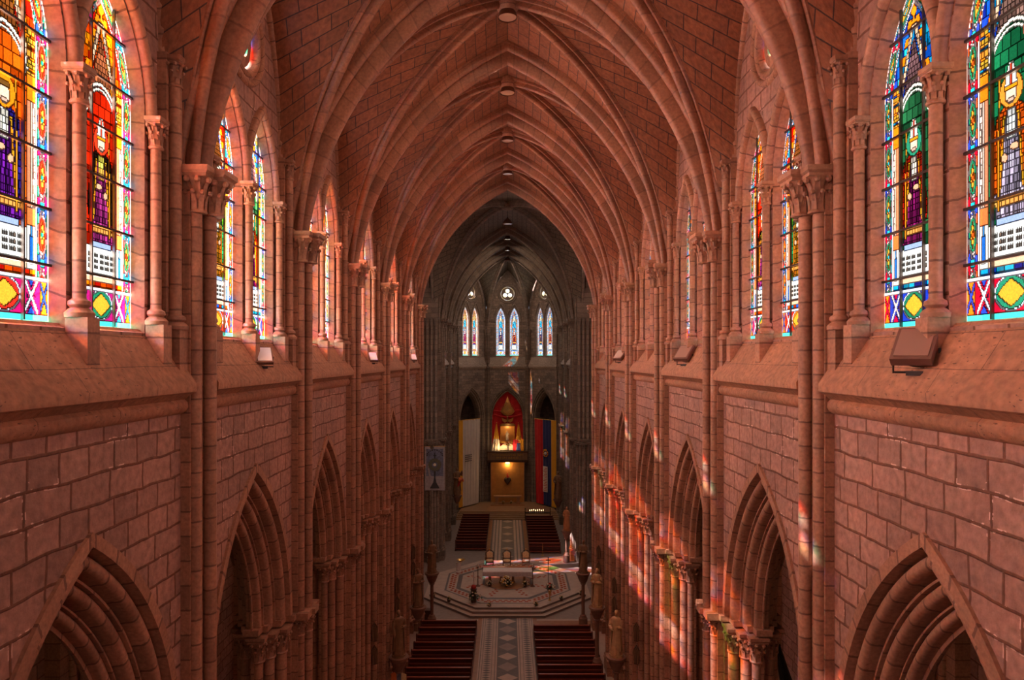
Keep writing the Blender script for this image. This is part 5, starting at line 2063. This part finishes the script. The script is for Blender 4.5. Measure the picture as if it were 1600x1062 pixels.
def flag(name, label, loc, s, strips, emblem=None):
    t = thing(name, label, 'flag', loc, group='flags in the niche')
    m = MB(); m.tube([(0, 0, 0), (s * -.12, 0, 3.6)], .03, 'brass', 6); m.ball((s * -.12, 0, 3.68), .06, 'gilt', 7, 5)
    part('pole', m, t)
    n = 14
    for q, (a0, a1, mt) in enumerate(strips):
        m = MB()
        rows = []
        for i in range(n + 1):
            z = 3.4 - 3.35 * i / n
            w = .10 + .72 * (i / n) ** .9
            row = []
            for j in range(7):
                f = a0 + (a1 - a0) * j / 6
                row.append((s * (-.1 + (f - .45) * 1.0 * w * 1.35), -.08 - .05 * sin(f * 22), z))
            rows.append(row)
        m.grid(rows, mt)
        part('cloth', m, t)
    if emblem:
        m = MB()
        rnd = random.Random(len(label))
        for i in range(14):
            m.ball((s * rnd.uniform(-.25, .2), -.17, rnd.uniform(.5, 1.5)), rnd.uniform(.04, .09), emblem, 6, 4)
        part('emblem', m, t)


t = thing('flag', 'yellow and white flag draped on a pole at the left of the niche', 'flag', (-1.55, 85.75, 7.05), group='flags in the niche')
m = MB(); m.tube([(0.05, 0, 0), (.15, 0, 3.5)], .03, 'brass', 6); m.ball((.15, 0, 3.58), .06, 'gilt', 7, 5); part('pole', m, t)


def drape_tri(zt_, zb_, x_of, mt, y=-.08):
    m = MB()
    rows = []
    for i in range(13):
        f = i / 12
        z = zt_ + (zb_ - zt_) * f
        x0, x1 = x_of(z)
        rows.append([(x0 + (x1 - x0) * j / 10, y - .05 * sin(j * 1.9), z) for j in range(11)])
    m.grid(rows, mt)
    return m


def wid(z):
    q = (3.4 - z) / 3.4
    return .15 - .06 - .62 * q, .15 + .06 + .50 * q


part('cloth', drape_tri(3.4, 1.5, wid, 'drape_yellow'), t)
part('cloth', drape_tri(1.5, 0, lambda z: (wid(z)[0], min(wid(z)[1], .15 + .45)), 'petal_white'), t)
m = MB()
rnd = random.Random(3)
for i in range(14):
    m.ball((rnd.uniform(-.2, .3), -.17, rnd.uniform(.2, 1.2)), rnd.uniform(.03, .06), 'golden_panel', 6, 4)
part('emblem', m, t)
t = thing('flag', 'yellow, blue and red flag draped on a pole at the right of the niche', 'flag', (1.55, 85.75, 7.05), group='flags in the niche')
m = MB(); m.tube([(-.05, 0, 0), (-.15, 0, 3.5)], .03, 'brass', 6); m.ball((-.15, 0, 3.58), .06, 'gilt', 7, 5); part('pole', m, t)
part('cloth', drape_tri(3.4, 1.45, lambda z: (-wid(z)[1], -wid(z)[0]), 'drape_yellow'), t)
part('cloth', drape_tri(1.45, 0, lambda z: (-.85, -.35 - .1 * (1.45 - z) + (.12 if z > .9 else 0)), 'drape_red'), t)
part('cloth', drape_tri(1.0, 0, lambda z: (-.35 - .1 * (1 - z), .15 - .05 * z), 'drape_blue', -.10), t)
part('cloth', drape_tri(1.45, 0, lambda z: (-.2 + .25 * (1.45 - z), .5), 'drape_yellow', -.07), t)
m = MB()
for i in range(12):
    m.ball((rnd.uniform(-.45, .1), -.17, rnd.uniform(1.2, 1.9)), rnd.uniform(.04, .07), 'statue_dark' if i % 2 else 'gilt', 6, 4)
part('emblem', m, t)


# long curtains hung in the side arches of the apse
def apse_line(s, x, off=.3):
    """point on the oblique apse wall at |x| (off metres in front)"""
    f = (6.3 - x) / 3.65
    y = 81.5 + 4.5 * f
    n = Vector((4.5, 3.65, 0)).normalized()
    return Vector((s * (x - n.x * off), y - n.y * off, 0))


def curtain(label, s, strips, z0=.62, z1=11.25):
    root = apse_line(s, 5.0, .32)
    t = thing('curtain', label, 'curtain', (root.x, root.y, z0), group='apse curtains')
    for xa, xb, mt in strips:
        m = MB()
        rows = []
        for i in range(11):
            f = i / 10
            z = z1 - (z1 - z0 - .1) * f
            row = []
            nn = max(6, int(abs(xb - xa) * 14))
            for j in range(nn + 1):
                x = xa + (xb - xa) * j / nn
                xx = x + (.22 * (f ** 1.3)) * (0.6 if s < 0 else .9) * ((6.1 - x) / 2.3)
                p = apse_line(s, xx, .32 + .055 * sin(x * 19 + f * .6))
                row.append((p.x - root.x, p.y - root.y, z - z0))
            rows.append(row)
        m.grid(rows, mt)
        part('cloth', m, t)
    m = MB()
    a, b_ = apse_line(s, strips[0][0] + .05, .32) - root, apse_line(s, strips[-1][1] - .05, .32) - root
    m.tube([(a.x, a.y, z1 - z0 + .03), (b_.x, b_.y, z1 - z0 + .03)], .05, 'brass', 8)
    part('rod', m, t)
    return t, root


tw, rw = curtain('long white curtain with a yellow left edge hanging in the left apse arch', -1, [(6.15, 5.72, 'drape_yellow'), (5.72, 3.75, 'drape_white')])
m = MB()
for i in range(4):
    for j in range(5):
        xa = 5.45 - j * .16
        p, q = apse_line(-1, xa + .05, .42) - rw, apse_line(-1, xa - .07, .42) - rw
        z = 6.25 - i * .24
        m.poly([(p.x, p.y, z), (q.x, q.y, z), (q.x, q.y, z + .12), (p.x, p.y, z + .12)], 'print_dark')
part('lettering', m, tw, label='four dark lines of small print')
tt, rt = curtain('long red, blue and yellow curtain hanging in the right apse arch', 1, [(6.15, 5.55, 'drape_yellow'), (5.55, 4.6, 'drape_blue'), (4.6, 3.7, 'drape_red')])
m = MB()
for i in range(20):
    a = 2 * pi * i / 20
    c = apse_line(1, 5.02 + .26 * cos(a), .44) - rt
    m.ball((c.x, c.y, 6.5 + .36 * sin(a)), .07, 'drape_yellow' if i % 3 else 'drape_red', 6, 4)
c = apse_line(1, 5.02, .44) - rt
m.ball((c.x, c.y, 6.5), .2, 'white_cloth', 8, 6, sy=.3)
m.ball((c.x, c.y, 6.92), .12, 'drape_yellow', 8, 6, sx=2.2, sy=.4)
part('coat_of_arms', m, tt, label='gold wreathed coat of arms')
m = MB()
p, q = apse_line(1, 5.25, .42) - rt, apse_line(1, 4.72, .42) - rt
m.poly([(p.x, p.y, 1.75), (q.x, q.y, 1.75), (q.x, q.y, 4.9), (p.x, p.y, 4.9)], 'white_cloth')
for i in range(15):
    p, q = apse_line(1, 5.19, .43) - rt, apse_line(1, 4.78 + .06 * (i % 3), .43) - rt
    z = 1.9 + i * .195
    m.poly([(p.x, p.y, z), (q.x, q.y, z), (q.x, q.y, z + .08), (p.x, p.y, z + .08)], 'petal_red')
part('text_panel', m, tt, label='white panel of small red print')

# candle rack by the apse steps
t = thing('candle_rack', 'dark iron rack of burning votive candles at the foot of the apse steps', 'candle rack', (3.5, 78.0, 0))
m = MB()
for x in (-1.45, 1.45):
    m.tube([(x, -.1, 0), (x, -.1, 1.35)], .045, 'iron', 6)
    m.tube([(x, .25, 0), (x, .25, 1.1)], .035, 'iron', 6)
    m.ball((x, -.1, 1.4), .07, 'iron', 6, 4)
m.tube([(-1.45, -.1, .35), (1.45, -.1, .35)], .03, 'iron', 6)
part('frame', m, t)
m = MB(); m.box(-1.45, 1.45, -.15, .3, .88, .95, 'iron'); part('tray', m, t)
for i in range(8):
    x = -.75 + i * .22
    c = tag(link('votive_candle', None, None, (3.35 + x, 78.0 + .05 * ((i * 7) % 3), .95)), 'lit votive candles standing on the iron rack by the apse steps', 'candle', 'votive candles')
    m = MB(); m.lathe([(.035, 0), (.035, .16 + .03 * (i % 3))], n=7, mat='candle_wax'); part('wax', m, c)
    m = MB(); m.lathe([(.005, .17), (.03, .22), (.02, .28), (.002, .34)], n=6, mat='candle_flame'); part('flame', m, c, (0, 0, .02 * (i % 3)))
t = thing('brass_stand', 'thin brass stand in front of the right choir pews', 'stand', (3.35, 64.2, 0))
m = MB(); m.lathe([(.15, 0), (.15, .03), (.02, .06), (.02, 1.05), (.05, 1.1)], n=8, mat='brass'); part('pole', m, t)

# banner with a monstrance on the left crossing pier
t = thing('monstrance_banner', 'blue grey banner with a printed golden monstrance on the left crossing pier', 'banner', (-6.65, 61.5, 6.75))
m = MB()
m.grid([[(-.9 + 1.8 * j / 12, .03 * sin(j * .9 + i * .3), 4.0 * i / 12) for j in range(13)] for i in range(13)], 'banner_pale')
m.grid([[(-.78 + 1.56 * j / 12, -.03 + .03 * sin(j * .9 + i * .3), 1.3 + 2.5 * i / 12) for j in range(13)] for i in range(13)], 'banner_blue')
part('cloth', m, t)
m = MB()
m.grid([[(r * cos(a), -.09, 2.35 + r * sin(a)) for a in [2 * pi * j / 20 for j in range(20)]] for r in (.26, .58)], 'print_green', smooth=False, close=True)
for i in range(16):
    a = 2 * pi * i / 16
    m.poly([(.5 * cos(a - .1), -.095, 2.35 + .5 * sin(a - .1)), (.66 * cos(a), -.095, 2.35 + .66 * sin(a)), (.5 * cos(a + .1), -.095, 2.35 + .5 * sin(a + .1))], 'print_green')
m.poly([(.14 * cos(q), -.1, 2.35 + .14 * sin(q)) for q in [2 * pi * j / 12 for j in range(12)]], 'petal_white')
m.box(-.05, .05, -.095, -.085, 2.9, 3.45, 'print_dark'); m.box(-.15, .15, -.095, -.085, 3.15, 3.22, 'print_dark')
m.poly([(-.10, -.09, 1.75), (.10, -.09, 1.75), (.06, -.09, 1.2), (.14, -.09, .75), (.45, -.09, .2), (-.45, -.09, .2), (-.14, -.09, .75), (-.06, -.09, 1.2)], 'print_dark')
for i in range(11):
    a = pi * i / 10
    m.box(.7 * cos(a) - .06, .7 * cos(a) + .06, -.095, -.085, 3.15 + .5 * sin(a), 3.25 + .5 * sin(a), 'print_dark')
part('monstrance_print', m, t, label='dark green round monstrance on a stem')
m = MB(); m.tube([(-.95, 0, 4.02), (.95, 0, 4.02)], .03, 'brass', 6)
m.tube([(0, 0, 4.02), (0, .35, 4.5)], .02, 'iron', 5)
part('rod', m, t)

# flag in the right aisle, seen through the second arch
t = thing('aisle_flag', 'pink and black flag with an orange badge slanting in the right aisle arch', 'flag', (8.15, 20.4, 8.2))
d0, d1 = Vector((-.25, 0, 2.75)), Vector((.75, 0, -2.2))
m = MB(); m.tube([Vector((-.3, .06, 3.0)), Vector((.9, .06, -2.9))], .03, 'dark_wood', 6); part('pole', m, t)
for a0, a1, mt in ((-.45, 0.0, 'flag_pink'), (0.0, .55, 'flag_black')):
    m = MB()
    rows = []
    for i in range(15):
        f = i / 14
        c = d0.lerp(d1, f)
        w = .12 + .88 * min(1, f * 1.6)
        rows.append([c + Vector(((a0 + (a1 - a0) * j / 6) * w, -.05 * sin(j * 1.4 + i * .3), 0)) for j in range(7)])
    m.grid(rows, mt)
    part('cloth', m, t)
m = MB()
c = d0.lerp(d1, .42)
for q, mt, dd in ((.19, 'print_dark', -.08), (.17, 'white_cloth', -.085), (.12, 'petal_orange', -.09)):
    m.poly([(c.x - .2 + x * q, dd, c.z + z * q * 1.15) for x, z in ((-1, -.8), (.9, -1), (1, .8), (-.9, 1))], mt)
part('badge', m, t, label='orange square badge with a white rim')
# small banner by the left nave pews
t = thing('standing_banner', 'small orange and teal banner with a gilt finial beside the left nave pews', 'banner', (-6.05, 37.0, 0))
m = MB(); m.tube([(0, 0, 0), (0, 0, 1.75)], .03, 'brass', 6); m.ball((0, 0, 1.85), .1, 'gilt', 7, 5); part('pole', m, t)
for a, b_, mt in ((-.35, -.05, 'petal_orange'), (-.05, .2, 'banner_blue'), (.2, .5, 'chair_fabric')):
    m = MB(); m.grid([[(a + (b_ - a) * j / 4, -.05 + .03 * sin(j + i), 1.6 - i * .2 - abs(a + (b_ - a) * j / 4) * .3) for j in range(5)] for i in range(7)], mt); part('cloth', m, t)

# ------------------------------------------------------------------ lamps and floodlights
def bell_lamp(label, loc, drop=.35, k=1.0, e=0.0, col=AMBER):
    t = thing('pendant_lamp', label, 'lamp', loc, group='vault lamps')
    m = MB(); m.lathe([(.34 * k, -.50), (.345 * k, -.46), (.31 * k, -.33), (.22 * k, -.16), (.10 * k, -.06), (.06 * k, 0)], n=20, mat='lamp_metal', cap=False); part('shade', m, t)
    m = MB(); m.lathe([(.04, -.02), (.05, .05), (.02, .1), (.02, drop)], n=8, mat='iron'); part('stem', m, t)
    m = MB(); m.lathe([(.01, -.46), (.31 * k, -.47)], n=20, mat='lamp_glass', cap=False); part('glass', m, t)
    if e:
        l = light('pendant_light', 'AREA', (loc[0], loc[1], loc[2] - .55), e, col, aim=(loc[0], loc[1], 0), size=.6)


LN = ['first', 'second', 'third', 'fourth']
for b in range(1, 7):
    yc = Y0 + (b + .5) * P
    if b >= 3:
        bell_lamp('copper bell lamp hanging from the vault, %s in line from the camera' % LN[b - 3], (0, yc, 31.25), e=NAVE_LAMP, k=1.0)
    else:
        light('pendant_light', 'AREA', (0, yc, 30.5), NAVE_LAMP, AMBER, aim=(0, yc, 0), size=.6)
bell_lamp('small bell lamp hanging under the crossing vault', (0, 55.1, 30.3), drop=.9, e=330, col=(1, .76, .58), k=1.2)
bell_lamp('small bell lamp hanging at the crown of the apse', (0, 80.0, 30.9), drop=.3, e=260, col=(1, .76, .58), k=1.2)
for y in (66.5, 73.2):
    bell_lamp('small bell lamp hanging from the choir vault, ' + ('nearer one' if y < 70 else 'farther one'), (0, y, 31.05), e=260, col=(1, .76, .58))


def floodlight(label, loc, rz, tilt, k=1.0, gm='flood_glass_daylit'):
    t = thing('floodlight', label, 'floodlight', loc, rotz=rz, group='ledge floodlights')
    Mx = Matrix.Translation((0, 0, .34 * k)) @ Matrix.Rotation(tilt, 4, 'X')
    m = MB()
    m.box(-.24 * k, .24 * k, -.10 * k, .02 * k, -.3 * k, .3 * k, 'flood_metal', M=Mx)
    part('housing', m, t)
    m = MB()
    m.lathe([(.23 * k, .02 * k), (.23 * k, .08 * k), (.17 * k, .18 * k), (.02, .22 * k)], n=14, mat='flood_metal', M=Mx @ Matrix.Rotation(-pi / 2, 4, 'X'))
    part('reflector', m, t)
    m = MB(); m.box(-.20 * k, .20 * k, -.115 * k, -.10 * k, -.25 * k, .26 * k, gm, M=Mx); part('glass', m, t)
    m = MB()
    m.tube([(-.27 * k, 0, .34 * k), (-.27 * k, 0, .03), (.27 * k, 0, .03), (.27 * k, 0, .34 * k)], .02 * k, 'iron', 6)
    m.box(-.1 * k, .1 * k, -.08 * k, .08 * k, -.02, .05, 'iron')
    part('yoke', m, t)


def ledge_h(x):
    return 18.30 + (x - 6.03) * (19.33 - 18.30) / .67


for lab, s, y, rz, tl in (('floodlight with a bright face on the left ledge, second bay', -1, 17.1, .5, -.7),
                          ('floodlight on the left ledge, fourth bay, seen small', -1, 30.9, .5, -.7),
                          ('floodlight on the left ledge, sixth bay, the farthest one', -1, 44.2, .5, -.7),
                          ('large brown floodlight on the right ledge below the nearest windows', 1, 10.2, -.8, -.8),
                          ('brown floodlight on the right ledge, third bay', 1, 23.5, -.8, -.8),
                          ('small floodlight on the right ledge, fifth bay', 1, 37.0, -.8, -.8)):
    x = 6.2
    floodlight(lab, (s * x, y, ledge_h(x)), rz, tl, 1.15 if s > 0 else .85, 'flood_glass_dull' if s > 0 else 'flood_glass_daylit')
# added warm fill for the vault in every bay
for b in range(1, 7):
    yc = Y0 + (b + .5) * P
    for s in (-1, 1):
        light('vault_fill_spot', 'SPOT', (s * 6.0, yc + .8, 19.5), VAULT_FILL, (1, .5, .3), aim=(-s * 1.5, yc, 31), spot=radians(110), radius=.25)
# aisle lamps
for s in (-1, 1):
    for b in range(1, 7):
        yc = Y0 + (b + .5) * P
        light('aisle_lamp', 'POINT', (s * 11.2, yc, 9.5), AISLE, (1, .58, .28), radius=.3)
